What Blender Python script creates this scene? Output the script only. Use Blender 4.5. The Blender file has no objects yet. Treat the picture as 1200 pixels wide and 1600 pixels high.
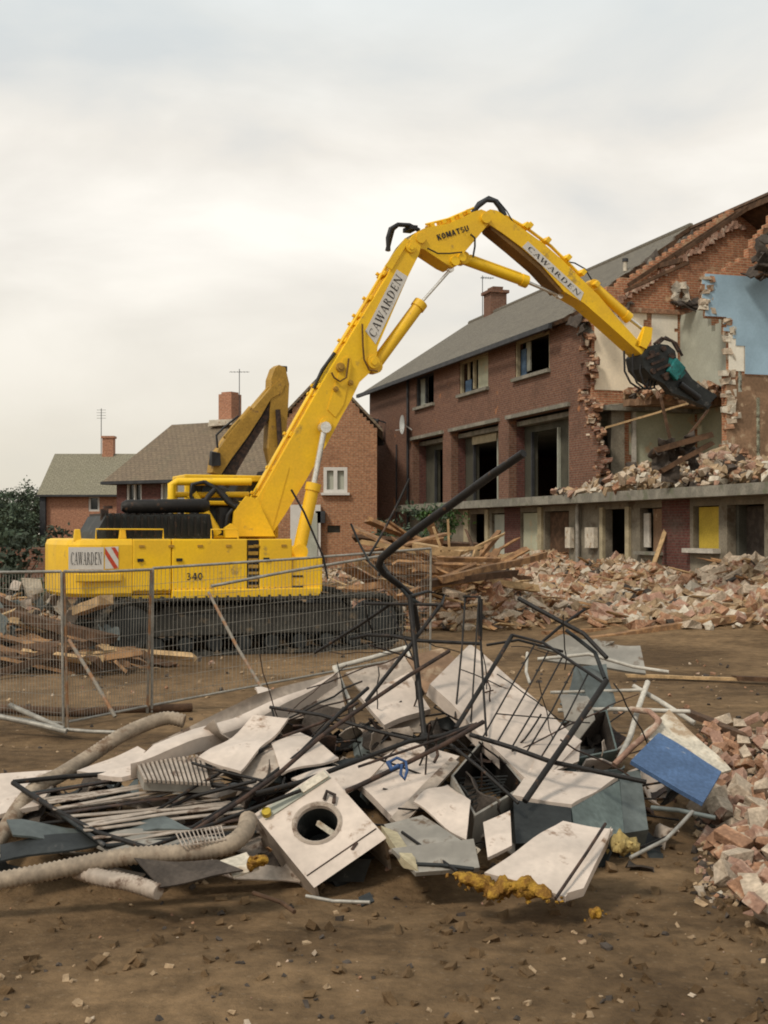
import bpy, math, random
from mathutils import Vector, Matrix, noise
R=math.radians
random.seed(7)
SC=bpy.context.scene
COL=SC.collection
# ------------------------------------------------------------------ camera, sky, sun, exposure
EYE=2.1; PITCH=math.atan(30/2000)
cam_d=bpy.data.cameras.new('camera'); cam=bpy.data.objects.new('camera',cam_d); COL.objects.link(cam)
cam_d.sensor_fit='HORIZONTAL'; cam_d.sensor_width=36; cam_d.lens=60
cam_d.clip_start=0.1; cam_d.clip_end=3000
cam.location=(0,0,EYE); cam.rotation_euler=(math.pi/2+PITCH,0,0)
SC.camera=cam
SC.view_settings.view_transform='Standard'; SC.view_settings.look='None'
SC.view_settings.exposure=0.47; SC.view_settings.gamma=1
SC.render.engine='CYCLES'
SC.cycles.filter_width=1.9
W=bpy.data.worlds.new("World"); SC.world=W; W.use_nodes=True
nt=W.node_tree; nt.nodes.clear()
N=nt.nodes.new; LK=nt.links.new
wo=N('ShaderNodeOutputWorld'); bg=N('ShaderNodeBackground'); bg.inputs[1].default_value=1.0
sky=N('ShaderNodeTexSky'); sky.sky_type='NISHITA'; sky.sun_disc=False
SUN_EL=R(48); SUN_AZ=R(-140)      # azimuth measured from +Y towards +X
sky.sun_elevation=SUN_EL; sky.sun_rotation=SUN_AZ
sk=N('ShaderNodeVectorMath'); sk.operation='SCALE'; sk.inputs[3].default_value=0.10
LK(sky.outputs[0],sk.inputs[0])
tc=N('ShaderNodeTexCoord'); mp=N('ShaderNodeMapping'); mp.inputs['Scale'].default_value=(1,1,2.6); mp.inputs['Location'].default_value=(.35,.2,.1)
LK(tc.outputs['Generated'],mp.inputs[0])
n1=N('ShaderNodeTexNoise'); n1.inputs['Scale'].default_value=3.4; n1.inputs['Detail'].default_value=7; n1.inputs['Roughness'].default_value=.5; n1.inputs['Distortion'].default_value=.25
LK(mp.outputs[0],n1.inputs['Vector'])
cr=N('ShaderNodeValToRGB'); e=cr.color_ramp.elements
e[0].position=.32; e[0].color=(.545,.54,.515,1); e[1].position=.64; e[1].color=(.80,.76,.69,1)
m_=cr.color_ramp.elements.new(.46); m_.color=(.66,.625,.565,1)
LK(n1.outputs[0],cr.inputs[0])
# overcast gets duller towards the horizon
sx=N('ShaderNodeSeparateXYZ'); LK(tc.outputs['Generated'],sx.inputs[0])
gr=N('ShaderNodeMapRange'); gr.inputs[1].default_value=-.02; gr.inputs[2].default_value=.22; gr.inputs[3].default_value=0; gr.inputs[4].default_value=1
LK(sx.outputs[2],gr.inputs[0])
hz=N('ShaderNodeMixRGB'); hz.inputs[1].default_value=(.56,.51,.42,1); LK(gr.outputs[0],hz.inputs[0]); LK(cr.outputs[0],hz.inputs[2])
# thinner, bluer cloud higher up
gr2=N('ShaderNodeMapRange'); gr2.inputs[1].default_value=.29; gr2.inputs[2].default_value=.42; gr2.inputs[3].default_value=.0; gr2.inputs[4].default_value=.72
LK(sx.outputs[2],gr2.inputs[0])
bl=N('ShaderNodeMixRGB'); bl.blend_type='MIX'; bl.inputs[2].default_value=(.49,.56,.59,1); LK(gr2.outputs[0],bl.inputs[0]); LK(hz.outputs[0],bl.inputs[1])
mx=N('ShaderNodeMixRGB'); mx.inputs[0].default_value=.94; LK(sk.outputs[0],mx.inputs[1]); LK(bl.outputs[0],mx.inputs[2])
LK(mx.outputs[0],bg.inputs[0]); LK(bg.outputs[0],wo.inputs[0])
sd=bpy.data.lights.new('sun','SUN'); sd.energy=1.6; sd.angle=R(10); sd.color=(1,.93,.82)
so=bpy.data.objects.new('sun',sd); COL.objects.link(so)
sdir=Vector((math.sin(SUN_AZ)*math.cos(SUN_EL),math.cos(SUN_AZ)*math.cos(SUN_EL),math.sin(SUN_EL)))
so.rotation_euler=(-sdir).to_track_quat('-Z','Y').to_euler(); so.location=(-20,-20,40)

# ------------------------------------------------------------------ helpers
cP,sP=math.cos(PITCH),math.sin(PITCH)
def ray(px,py):
    u=(px-600)/2000; v=(800-py)/2000
    return Vector((u,cP-v*sP,sP+v*cP))
def P(px,py,y):
    r=ray(px,py); return Vector((0,0,EYE))+r*(y/r.y)
def G(px,py,z=0):
    r=ray(px,py); return Vector((0,0,EYE))+r*((z-EYE)/r.z)
def V(*a): return Vector(a)
def nz(x,y=0,z=0): return noise.noise(Vector((x,y,z)))
class MB:
    def __init__(s): s.v=[];s.f=[];s.m=[];s.s=[]
    def face(s,pts,m=0,sm=False):
        b=len(s.v); s.v+= [Vector(p) for p in pts]; s.f.append(list(range(b,b+len(pts)))); s.m.append(m); s.s.append(sm)
    def mesh(s,vs,fs,m=0,sm=False):
        b=len(s.v); s.v+=[Vector(p) for p in vs]
        for f in fs: s.f.append([b+i for i in f]); s.m.append(m); s.s.append(sm)
    def box(s,c,d,rot=None,m=0,jit=0,rnd=random,taper=1):
        c=Vector(c); vs=[]
        for z in (-1,1):
            for (x,y) in ((-1,-1),(1,-1),(1,1),(-1,1)):
                k=taper if z>0 else 1
                p=Vector((x*d[0]/2*k,y*d[1]/2*k,z*d[2]/2))
                if jit: p+=Vector((rnd.uniform(-jit,jit)*d[0],rnd.uniform(-jit,jit)*d[1],rnd.uniform(-jit,jit)*d[2]))
                if rot: p=rot@p
                vs.append(c+p)
        s.mesh(vs,[(3,2,1,0),(4,5,6,7),(0,1,5,4),(1,2,6,5),(2,3,7,6),(3,0,4,7)],m)
    def bar(s,a,b,w,h=None,m=0,up=None):
        a=Vector(a);b=Vector(b); h=h or w; d=(b-a); L=d.length
        if L<1e-6: return
        d/=L; up=Vector(up) if up else (Vector((0,0,1)) if abs(d.z)<.95 else Vector((0,1,0)))
        x=d.cross(up).normalized(); y=x.cross(d)
        vs=[]
        for q in (a,b):
            for (i,j) in ((-1,-1),(1,-1),(1,1),(-1,1)): vs.append(q+x*i*w/2+y*j*h/2)
        s.mesh(vs,[(3,2,1,0),(4,5,6,7),(0,1,5,4),(1,2,6,5),(2,3,7,6),(3,0,4,7)],m)
    def tube(s,pts,r,seg=8,m=0,rib=0,cap=True):
        pts=[Vector(p) for p in pts]; n=len(pts); rings=[]; px=None
        for i,p in enumerate(pts):
            t=(pts[min(i+1,n-1)]-pts[max(i-1,0)])
            t.normalize()
            if px is None:
                a=Vector((0,0,1)) if abs(t.z)<.9 else Vector((1,0,0)); px=t.cross(a).normalized()
            else:
                px=(px-t*px.dot(t)); px.normalize()
            py=t.cross(px)
            rr=(r[i] if isinstance(r,(list,tuple)) else r)
            if rib: rr*= (1+rib*(1 if i%2 else -1))
            rings.append([p+(px*math.cos(2*math.pi*k/seg)+py*math.sin(2*math.pi*k/seg))*rr for k in range(seg)])
        vs=[q for rg in rings for q in rg]; fs=[]
        for i in range(n-1):
            for k in range(seg): fs.append((i*seg+k,i*seg+(k+1)%seg,(i+1)*seg+(k+1)%seg,(i+1)*seg+k))
        s.mesh(vs,fs,m,True)
        if cap:
            s.face(list(reversed(rings[0])),m); s.face(rings[-1],m)
    def cyl(s,a,b,r,seg=16,m=0): s.tube([a,b],r,seg,m)
    def prism(s,poly,ext,m=0,ms=None):
        poly=[Vector(p) for p in poly]; ext=Vector(ext); q=[p+ext for p in poly]; n=len(poly)
        s.face(poly,m); s.face(list(reversed(q)),m)
        for i in range(n):
            j=(i+1)%n; s.face([poly[i],q[i],q[j],poly[j]],m if ms is None else ms)
    def sheet(s,q,th,n=8,dent=.02,m=0,seed=0,freq=3,mback=None):
        # a bent sheet through four corners: dented, with thickness
        a,b,c,d=[Vector(p) for p in q]; nn=(b-a).cross(d-a).normalized()
        g=[]
        for i in range(n+1):
            for j in range(n+1):
                u=i/n;v=j/n
                p=a.lerp(b,u).lerp(d.lerp(c,u),v)
                p=p+nn*dent*(nz(p.x*freq+seed*7.1,p.y*freq,p.z*freq)*2)
                g.append(p)
        if (Vector((0,0,EYE))-a).dot(nn)<0: off=nn*th
        else: off=-nn*th
        N1=len(g); vs=g+[p+off for p in g]; fs=[];fb=[]
        I=lambda i,j:i*(n+1)+j
        for i in range(n):
            for j in range(n):
                fs.append((I(i,j),I(i+1,j),I(i+1,j+1),I(i,j+1))); fb.append((N1+I(i,j),N1+I(i,j+1),N1+I(i+1,j+1),N1+I(i+1,j)))
        ed=[]
        for k in range(n):
            for (x,y) in ((I(k,0),I(k+1,0)),(I(n,k),I(n,k+1)),(I(n-k,n),I(n-k-1,n)),(I(0,n-k),I(0,n-k-1))): ed.append((x,N1+x,N1+y,y))
        s.mesh(vs,fs,m,True)
        b0=len(s.v)-len(vs)
        for f in fb: s.f.append([b0+i for i in f]); s.m.append(m if mback is None else mback); s.s.append(True)
        b0=len(s.v); s.v+=[p.copy() for p in vs]
        for f in ed: s.f.append([b0+i for i in f]); s.m.append(m); s.s.append(False)
    def cells(s,O,U,Vv,Nn,th,us,vs,fill,m=0,mside=None):
        O=Vector(O);U=Vector(U);Vv=Vector(Vv);Nn=Vector(Nn)
        us=sorted(set(round(x,3) for x in us)); vs=sorted(set(round(x,3) for x in vs))
        nu=len(us)-1;nv=len(vs)-1; ms=m if mside is None else mside
        F=[[fill((us[i]+us[i+1])/2,(vs[j]+vs[j+1])/2) for j in range(nv)] for i in range(nu)]
        pt=lambda a,b,k:O+U*a+Vv*b-Nn*(th*k)
        for i in range(nu):
            for j in range(nv):
                if not F[i][j]: continue
                mm=m if F[i][j] is True else F[i][j]-1
                a0,a1,b0,b1=us[i],us[i+1],vs[j],vs[j+1]
                s.face([pt(a0,b0,0),pt(a1,b0,0),pt(a1,b1,0),pt(a0,b1,0)],mm)
                s.face([pt(a0,b1,1),pt(a1,b1,1),pt(a1,b0,1),pt(a0,b0,1)],ms)
                if i==0 or not F[i-1][j]: s.face([pt(a0,b0,1),pt(a0,b0,0),pt(a0,b1,0),pt(a0,b1,1)],ms)
                if i==nu-1 or not F[i+1][j]: s.face([pt(a1,b0,0),pt(a1,b0,1),pt(a1,b1,1),pt(a1,b1,0)],ms)
                if j==0 or not F[i][j-1]: s.face([pt(a0,b0,1),pt(a1,b0,1),pt(a1,b0,0),pt(a0,b0,0)],ms)
                if j==nv-1 or not F[i][j+1]: s.face([pt(a0,b1,0),pt(a1,b1,0),pt(a1,b1,1),pt(a0,b1,1)],ms)
    def build(s,name,mats,parent=None,local=False,bevel=0):
        if not isinstance(mats,(list,tuple)): mats=[mats]
        off=Vector((0,0,0))
        if parent is not None and not local:
            off=wloc(parent)
        me=bpy.data.meshes.new(name); me.from_pydata([tuple(v-off) for v in s.v],[],s.f); 
        for mt in mats: me.materials.append(mt)
        me.polygons.foreach_set('material_index',s.m); me.polygons.foreach_set('use_smooth',s.s)
        uv=me.uv_layers.new(name='uv'); 
        Z=Vector((0,0,1))
        for p in me.polygons:
            n=p.normal
            t=Z.cross(n)
            t=Vector((1,0,0)) if t.length<.05 else t.normalized()
            b=n.cross(t)
            for li in p.loop_indices:
                co=s.v[me.loops[li].vertex_index]
                uv.data[li].uv=(co.dot(t),co.dot(b))
        me.update()
        o=bpy.data.objects.new(name,me); COL.objects.link(o)
        if parent is not None: o.parent=parent
        if bevel:
            b=o.modifiers.new('bevel','BEVEL'); b.width=bevel; b.segments=2; b.limit_method='ANGLE'
        return o
def wloc(o):
    l=Vector(o.location)
    while o.parent: o=o.parent; l=l+Vector(o.location)
    return l
def tag(o,label,cat=None,group=None,kind=None):
    if label: o['label']=label
    if cat: o['category']=cat
    if group: o['group']=group
    if kind: o['kind']=kind
    return o
def empty(name,loc,label,cat,group=None,rz=0):
    o=bpy.data.objects.new(name,None); COL.objects.link(o); o.location=loc; o.rotation_euler=(0,0,rz); o.empty_display_size=.1
    return tag(o,label,cat,group)
def copyobj(src,loc,rot=(0,0,0),sc=(1,1,1),label=None,group=None):
    o=src.copy(); COL.objects.link(o); o.location=loc; o.rotation_euler=rot; o.scale=sc
    if label: o['label']=label
    if group: o['group']=group
    return o

# ------------------------------------------------------------------ materials
def mat(name,col,rough=.8,var=.25,scale=4,bump=.2,bscale=30,col2=None,spots=None,metal=0,spec=.3,thr=(.45,.6),fine=.12):
    """base colour with broad noise variation, a second colour in patches, optional dirt spots, and bump"""
    m=bpy.data.materials.new(name); m.use_nodes=True; nt=m.node_tree; N=nt.nodes.new; L=nt.links.new
    b=nt.nodes['Principled BSDF']; b.inputs['Roughness'].default_value=rough; b.inputs['Metallic'].default_value=metal
    b.inputs['Specular IOR Level'].default_value=spec
    tc=N('ShaderNodeTexCoord')
    n=N('ShaderNodeTexNoise'); n.inputs['Scale'].default_value=scale; n.inputs['Detail'].default_value=6; L(tc.outputs['Object'],n.inputs['Vector'])
    c2=col2 or tuple(c*(1-var) for c in col)
    r=N('ShaderNodeValToRGB'); r.color_ramp.elements[0].position=thr[0]; r.color_ramp.elements[1].position=thr[1]
    r.color_ramp.elements[0].color=(*c2,1); r.color_ramp.elements[1].color=(*col,1); L(n.outputs[0],r.inputs[0]); out=r.outputs[0]
    nf=N('ShaderNodeTexNoise'); nf.inputs['Scale'].default_value=bscale; nf.inputs['Detail'].default_value=5; L(tc.outputs['Object'],nf.inputs['Vector'])
    mr=N('ShaderNodeMapRange'); mr.inputs[1].default_value=.3; mr.inputs[2].default_value=.7; mr.inputs[3].default_value=1-fine*2; mr.inputs[4].default_value=1+fine; L(nf.outputs[0],mr.inputs[0])
    vm=N('ShaderNodeVectorMath'); vm.operation='SCALE'; L(out,vm.inputs[0]); L(mr.outputs[0],vm.inputs[3]); out=vm.outputs[0]
    if spots:
        ns=N('ShaderNodeTexNoise'); ns.inputs['Scale'].default_value=spots[1]; ns.inputs['Detail'].default_value=8; ns.inputs['Roughness'].default_value=.65; L(tc.outputs['Object'],ns.inputs['Vector'])
        rs=N('ShaderNodeValToRGB'); rs.color_ramp.elements[0].position=spots[2]; rs.color_ramp.elements[1].position=spots[2]+.08
        rs.color_ramp.elements[0].color=(0,0,0,1); rs.color_ramp.elements[1].color=(1,1,1,1); L(ns.outputs[0],rs.inputs[0])
        mx=N('ShaderNodeMixRGB'); L(rs.outputs[0],mx.inputs[0]); L(out,mx.inputs[1]); mx.inputs[2].default_value=(*spots[0],1); out=mx.outputs[0]
    L(out,b.inputs['Base Color'])
    if bump:
        bp=N('ShaderNodeBump'); bp.inputs['Strength'].default_value=bump; bp.inputs['Distance'].default_value=.02; L(nf.outputs[0],bp.inputs['Height']); L(bp.outputs[0],b.inputs['Normal'])
    return m
def brickmat(name,c1,c2,mortar,dirt=(.12,.09,.07),bw=.225,bh=.075,ms=.012,patch=None,thr=.52):
    m=bpy.data.materials.new(name); m.use_nodes=True; nt=m.node_tree; N=nt.nodes.new; L=nt.links.new
    b=nt.nodes['Principled BSDF']; b.inputs['Roughness'].default_value=.9; b.inputs['Specular IOR Level'].default_value=.2
    tc=N('ShaderNodeTexCoord'); br=N('ShaderNodeTexBrick'); L(tc.outputs['UV'],br.inputs['Vector'])
    br.inputs['Color1'].default_value=(*c1,1); br.inputs['Color2'].default_value=(*c2,1); br.inputs['Mortar'].default_value=(*mortar,1)
    br.inputs['Scale'].default_value=1; br.inputs['Brick Width'].default_value=bw; br.inputs['Row Height'].default_value=bh; br.inputs['Mortar Size'].default_value=ms
    br.inputs['Bias'].default_value=-.1
    n=N('ShaderNodeTexNoise'); n.inputs['Scale'].default_value=.7; n.inputs['Detail'].default_value=9; n.inputs['Roughness'].default_value=.62; L(tc.outputs['UV'],n.inputs['Vector'])
    r=N('ShaderNodeValToRGB'); r.color_ramp.elements[0].position=thr; r.color_ramp.elements[1].position=thr+.22; r.color_ramp.elements[0].color=(0,0,0,1); r.color_ramp.elements[1].color=(.75,.75,.75,1)
    L(n.outputs[0],r.inputs[0]); mx=N('ShaderNodeMixRGB'); L(r.outputs[0],mx.inputs[0]); L(br.outputs[0],mx.inputs[1]); mx.inputs[2].default_value=(*dirt,1); out=mx.outputs[0]
    if patch:
        n2=N('ShaderNodeTexNoise'); n2.inputs['Scale'].default_value=1.3; n2.inputs['Detail'].default_value=6; mp=N('ShaderNodeMapping'); mp.inputs['Location'].default_value=(5,3,0); L(tc.outputs['UV'],mp.inputs[0]); L(mp.outputs[0],n2.inputs['Vector'])
        r2=N('ShaderNodeValToRGB'); r2.color_ramp.elements[0].position=patch[1]; r2.color_ramp.elements[1].position=patch[1]+.05; L(n2.outputs[0],r2.inputs[0])
        m2=N('ShaderNodeMixRGB'); L(r2.outputs[0],m2.inputs[0]); L(out,m2.inputs[1]); m2.inputs[2].default_value=(*patch[0],1); out=m2.outputs[0]
    n3=N('ShaderNodeTexNoise'); n3.inputs['Scale'].default_value=9; n3.inputs['Detail'].default_value=6; L(tc.outputs['UV'],n3.inputs['Vector'])
    mr=N('ShaderNodeMapRange'); mr.inputs[1].default_value=.3; mr.inputs[2].default_value=.7; mr.inputs[3].default_value=.7; mr.inputs[4].default_value=1.25; L(n3.outputs[0],mr.inputs[0])
    vm=N('ShaderNodeVectorMath'); vm.operation='SCALE'; L(out,vm.inputs[0]); L(mr.outputs[0],vm.inputs[3])
    L(vm.outputs[0],b.inputs['Base Color'])
    bp=N('ShaderNodeBump'); bp.inputs['Strength'].default_value=.4; bp.inputs['Distance'].default_value=.01; L(br.outputs['Fac'],bp.inputs['Height']); bp.invert=True; L(bp.outputs[0],b.inputs['Normal'])
    return m
M={}
M['yellow']=mat('machine_yellow',(.88,.53,.012),.5,.10,1.2,.0,25,col2=(.78,.46,.02),spots=((.42,.26,.05),2.6,.60),spec=.35,fine=.04)
M['yellow2']=mat('old_machine_yellow',(.46,.26,.04),.6,.2,2,.05,25,spots=((.16,.09,.04),2,.58))
M['ybrown']=mat('underside_shade_hose_brown',(.20,.10,.025),.7,.3,2,.05,25)  # brown of the thin hoses and of the shade painted under the arm
M['white']=mat('white_enamel',(.62,.51,.42),.5,.14,3,.03,20,spots=((.22,.13,.075),4.5,.60),fine=.05)
M['white2']=mat('grimy_white_enamel',(.47,.38,.30),.6,.28,5,.08,20,spots=((.14,.09,.06),5,.55),fine=.08)
M['ggrey']=mat('grimy_grey_sheet',(.30,.27,.225),.6,.25,4,.06,20,spots=((.12,.08,.05),5,.57),fine=.05)
M['plate']=mat('sign_white',(.62,.58,.52),.6,.05,3,0,20,fine=.03)
M['ink']=mat('sign_ink',(.035,.03,.03),.7,.1,3,0)
M['red']=mat('warning_red',(.55,.07,.03),.6,.1,3,0)
M['black']=mat('black_steel',(.022,.018,.015),.55,.3,8,.15,60,spots=((.10,.05,.025),9,.60),metal=.2)
M['rust']=mat('rusty_steel',(.075,.042,.028),.75,.4,10,.3,60,col2=(.03,.02,.016))
M['darkm']=mat('sooty_metal',(.03,.032,.03),.6,.4,3,.1,30,spots=((.10,.09,.08),6,.6))
M['track']=mat('muddy_track_steel',(.06,.055,.045),.85,.4,5,.3,40,spots=((.16,.115,.07),4,.57))
M['rubber']=mat('hose_rubber',(.02,.018,.017),.5,.2,5,.05)
M['chrome']=mat('chromed_rod',(.75,.72,.66),.25,.1,3,0,metal=.7)
M['teal']=mat('teal_paint',(.02,.19,.18),.5,.4,5,.1,spots=((.03,.03,.03),5,.55))
M['glass']=mat('dark_window_glass',(.035,.04,.04),.12,.3,2,0,spec=.6)
M['galv']=mat('galvanised_tube',(.36,.33,.28),.55,.25,6,.1,40,metal=.3)
M['orust']=mat('rust_streaked_tube',(.26,.13,.06),.7,.4,7,.2,40,col2=(.22,.19,.15))
M['hose']=mat('ribbed_pale_plastic',(.36,.28,.20),.7,.25,6,.05,30,spots=((.16,.10,.06),4,.58))
M['grey']=mat('grey_green_enamel',(.13,.16,.145),.55,.25,4,.06,30,spots=((.07,.06,.05),4,.6))
M['bluegrey']=mat('blue_grey_sheet',(.12,.135,.125),.5,.35,3,.1,20)
M['blue']=mat('blue_painted_board',(.075,.13,.24),.7,.18,5,.15,40,spots=((.33,.32,.28),5,.66))
M['foam']=mat('yellow_foam',(.46,.26,.045),1.0,.45,18,.9,80,spec=.05,col2=(.24,.12,.03))
M['pfoam']=mat('pale_yellow_foam',(.46,.33,.12),.95,.35,14,.6,40)
M['wood']=mat('broken_timber',(.40,.22,.10),.85,.45,5,.3,40,col2=(.22,.12,.06))
M['wood2']=mat('pale_timber',(.52,.34,.17),.85,.3,5,.3,40)
M['wood3']=mat('dark_timber',(.12,.065,.035),.9,.4,5,.3,40)
M['brk1']=mat('broken_brick',(.42,.225,.13),.9,.35,9,.5,40,spots=((.44,.34,.23),6,.56))
M['brk2']=mat('pinkish_brick',(.42,.245,.17),.9,.25,9,.5,40,spots=((.46,.35,.26),5,.53))
M['mort']=mat('mortar_lump',(.56,.44,.32),.95,.3,9,.5,40)
M['plas']=mat('plaster_lump',(.64,.56,.44),.9,.2,6,.4,40,spots=((.36,.26,.17),5,.55))
M['tan']=mat('tan_dusty_rubble',(.46,.32,.19),.95,.35,6,.5,40)
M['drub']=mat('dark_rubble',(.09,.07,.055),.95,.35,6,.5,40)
M['conc']=mat('weathered_concrete',(.27,.245,.195),.9,.3,2,.3,20,spots=((.15,.15,.10),2.5,.56))
M['render']=mat('khaki_render',(.235,.20,.145),.9,.25,1.5,.2,20,spots=((.12,.09,.06),2,.57))
M['cream']=mat('cream_plaster',(.90,.76,.56),.9,.08,1.2,.05,15,spots=((.55,.38,.25),1.8,.66),fine=.04)
M['wplas']=mat('white_plaster',(.82,.75,.62),.9,.08,1.5,.05,15,spots=((.5,.38,.28),3,.69),fine=.04)
M['ggreen']=mat('grey_green_plaster',(.42,.42,.34),.9,.15,1.2,.05,15,fine=.05)
M['pgreen']=mat('pale_green_plaster',(.48,.47,.33),.9,.15,1.2,.05,15,spots=((.50,.36,.22),1.6,.56),fine=.05)
M['bluew']=mat('sky_blue_plaster',(.34,.47,.56),.9,.16,.7,.03,15,fine=.03,spots=((.48,.50,.47),3,.68))
M['brownw']=mat('bare_brown_wall',(.30,.18,.105),.95,.3,1.5,.4,15,spots=((.42,.30,.19),3,.56))
M['olive']=mat('recess_shade_olive',(.085,.078,.055),.95,.3,1.0,.1)  # gloom of the balcony recesses put into the back wall colour
M['dark']=mat('recess_head_shade',(.035,.032,.025),.95,.3,1.5,.1)  # shade at the head of the recesses put into the colour
M['inter']=mat('interior_shade_tone',(.12,.115,.09),.95,.3,1.0,.1)  # shade of the unlit rooms put into the wall and ceiling colour
M['ydoor']=mat('yellow_board',(.50,.35,.04),.8,.12,2,.05)
M['frame']=mat('old_white_frame',(.55,.50,.42),.7,.2,4,.1)
M['bframe']=mat('buff_frame',(.42,.35,.22),.8,.2,4,.1)
M['bluebit']=mat('blue_curtain',(.10,.16,.24),.9,.2,4,.1)
M['lead']=mat('dark_gutter',(.05,.05,.052),.6,.3,3,.1)
M['bark']=mat('bark',(.10,.07,.045),.95,.3,8,.4)
M['leaf']=mat('hazed_leaf_green',(.11,.14,.085),.8,.3,2,0,col2=(.065,.09,.055))  # leaf greens greyed and lightened to paint in distance haze
M['leafd']=mat('hazed_leaf_dark',(.06,.075,.048),.8,.3,2,0)
M['leafb']=mat('leaf_bright',(.07,.13,.03),.8,.3,2,0,col2=(.03,.06,.015))
M['dish']=mat('dish_white',(.6,.6,.56),.6,.1,3,0)
M['strap']=mat('blue_strap',(.04,.09,.22),.6,.2,5,.05)
M['facade']=brickmat('red_brown_brick',(.185,.082,.050),(.15,.064,.042),(.18,.13,.095),dirt=(.10,.058,.040),patch=((.32,.14,.065),.66))
M['maroon']=brickmat('maroon_brick',(.13,.045,.035),(.10,.036,.030),(.11,.07,.055))
M['gableb']=brickmat('orange_brick',(.36,.155,.075),(.29,.115,.06),(.34,.24,.15),dirt=(.22,.105,.06))
M['innerb']=brickmat('raw_inner_brick',(.42,.17,.085),(.33,.12,.065),(.42,.28,.17),dirt=(.20,.10,.06),patch=((.46,.30,.18),.60))
M['houseb']=brickmat('pinkish_house_brick',(.40,.165,.09),(.35,.14,.08),(.38,.25,.17),dirt=(.28,.14,.09),thr=.62)
M['tiles']=brickmat('grey_roof_tiles',(.19,.165,.125),(.155,.135,.105),(.07,.06,.05),dirt=(.115,.10,.078),bw=.3,bh=.18,ms=.016)
M['btiles']=brickmat('brown_roof_tiles',(.215,.16,.105),(.175,.13,.09),(.09,.07,.05),dirt=(.14,.12,.08),bw=.3,bh=.18,ms=.016)
M['otiles']=brickmat('olive_roof_tiles',(.25,.22,.155),(.215,.19,.135),(.13,.12,.08),dirt=(.2,.18,.12),bw=.3,bh=.18,ms=.014)
# ground
def groundmat():
    m=bpy.data.materials.new('dirt'); m.use_nodes=True; nt=m.node_tree; N=nt.nodes.new; L=nt.links.new
    b=nt.nodes['Principled BSDF']; b.inputs['Roughness'].default_value=.97; b.inputs['Specular IOR Level'].default_value=.15
    tc=N('ShaderNodeTexCoord')
    def nse(s,d=8,r=.6,dist=0):
        n=N('ShaderNodeTexNoise'); n.inputs['Scale'].default_value=s; n.inputs['Detail'].default_value=d; n.inputs['Roughness'].default_value=r; n.inputs['Distortion'].default_value=dist; L(tc.outputs['Object'],n.inputs['Vector']); return n
    n=nse(.35,8,.62,.4); r=N('ShaderNodeValToRGB'); r.color_ramp.elements[0].position=.38; r.color_ramp.elements[1].position=.62
    r.color_ramp.elements[0].color=(.105,.064,.032,1); r.color_ramp.elements[1].color=(.245,.155,.08,1); L(n.outputs[0],r.inputs[0])
    n2=nse(5,8,.7); r2=N('ShaderNodeMapRange'); r2.inputs[1].default_value=.3; r2.inputs[2].default_value=.7; r2.inputs[3].default_value=.5; r2.inputs[4].default_value=1.35; L(n2.outputs[0],r2.inputs[0])
    vm=N('ShaderNodeVectorMath'); vm.operation='SCALE'; L(r.outputs[0],vm.inputs[0]); L(r2.outputs[0],vm.inputs[3])
    vo=N('ShaderNodeTexVoronoi'); vo.inputs['Scale'].default_value=16; L(tc.outputs['Object'],vo.inputs['Vector'])
    r3=N('ShaderNodeValToRGB'); r3.color_ramp.elements[0].position=.10; r3.color_ramp.elements[1].position=.2; r3.color_ramp.elements[0].color=(.35,.35,.35,1); r3.color_ramp.elements[1].color=(0,0,0,1); L(vo.outputs[0],r3.inputs[0])
    mk=nse(1.6,4,.5); mm=N('ShaderNodeMath'); mm.operation='MULTIPLY'; L(r3.outputs[0],mm.inputs[0]); L(mk.outputs[0],mm.inputs[1])
    mx=N('ShaderNodeMixRGB'); L(mm.outputs[0],mx.inputs[0]); L(vm.outputs[0],mx.inputs[1]); mx.inputs[2].default_value=(.36,.27,.18,1)
    L(mx.outputs[0],b.inputs['Base Color'])
    nb=nse(11,9,.7); bp=N('ShaderNodeBump'); bp.inputs['Strength'].default_value=.8; bp.inputs['Distance'].default_value=.05; L(nb.outputs[0],bp.inputs['Height']); L(bp.outputs[0],b.inputs['Normal'])
    return m
M['dirt']=groundmat()

# ------------------------------------------------------------------ ground with its mounds
L0=V(-.7,62,0); D=V(.29,-.957,0); NI=V(.957,.29,0)   # facade line: s runs along D, w runs inward along NI
D.normalize(); NI.normalize()
def BW(s,w,z): return L0+D*s+NI*w+V(0,0,z)
def sm(x,a,b):
    t=max(0,min(1,(x-a)/(b-a))); return t*t*(3-2*t)
def hgt(x,y):
    p=V(x,y,0)-L0; s=p.dot(D); q=-p.dot(NI)
    h=0
    if -2<s<42:
        h+=1.25*(1-sm(q,-1,7.0))*sm(s,2,9)*(1-sm(s,34,40))*(.75+.5*nz(x*.5,y*.5,3))*sm(q,-6,-1)
    d=math.hypot((x-1.3)/3.2,(y-30)/3.4); h+=1.25*(1-sm(d,.15,1.0))
    d=math.hypot((x+7.0)/2.7,(y-21.5)/3.4); h+=.95*(1-sm(d,.2,1.0))*(.8+.5*nz(x,y,1))
    d=math.hypot((x-3.6)/1.35,(y-8.3)/2.7); h+=.30*(1-sm(d,.1,1.0))
    d=math.hypot((x-.1)/1.9,(y-9.3)/1.9); h+=.52*(1-sm(d,.15,1.0))
    d=math.hypot((x-1.6)/1.1,(y-9.9)/1.5); h+=.35*(1-sm(d,.2,1.0))
    d=math.hypot((x+1.9)/1.5,(y-8.4)/1.1); h+=.24*(1-sm(d,.2,1.0))
    if y<32: h+=.035*nz(x*.9,y*.9,5)+ (.018*nz(x*4,y*4,9) if y<18 else 0)
    # wheel and track ruts crossing the site
    if 10<y<20: h-=.05*max(0,nz(x*.15,y*1.6,2))
    return h
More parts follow.
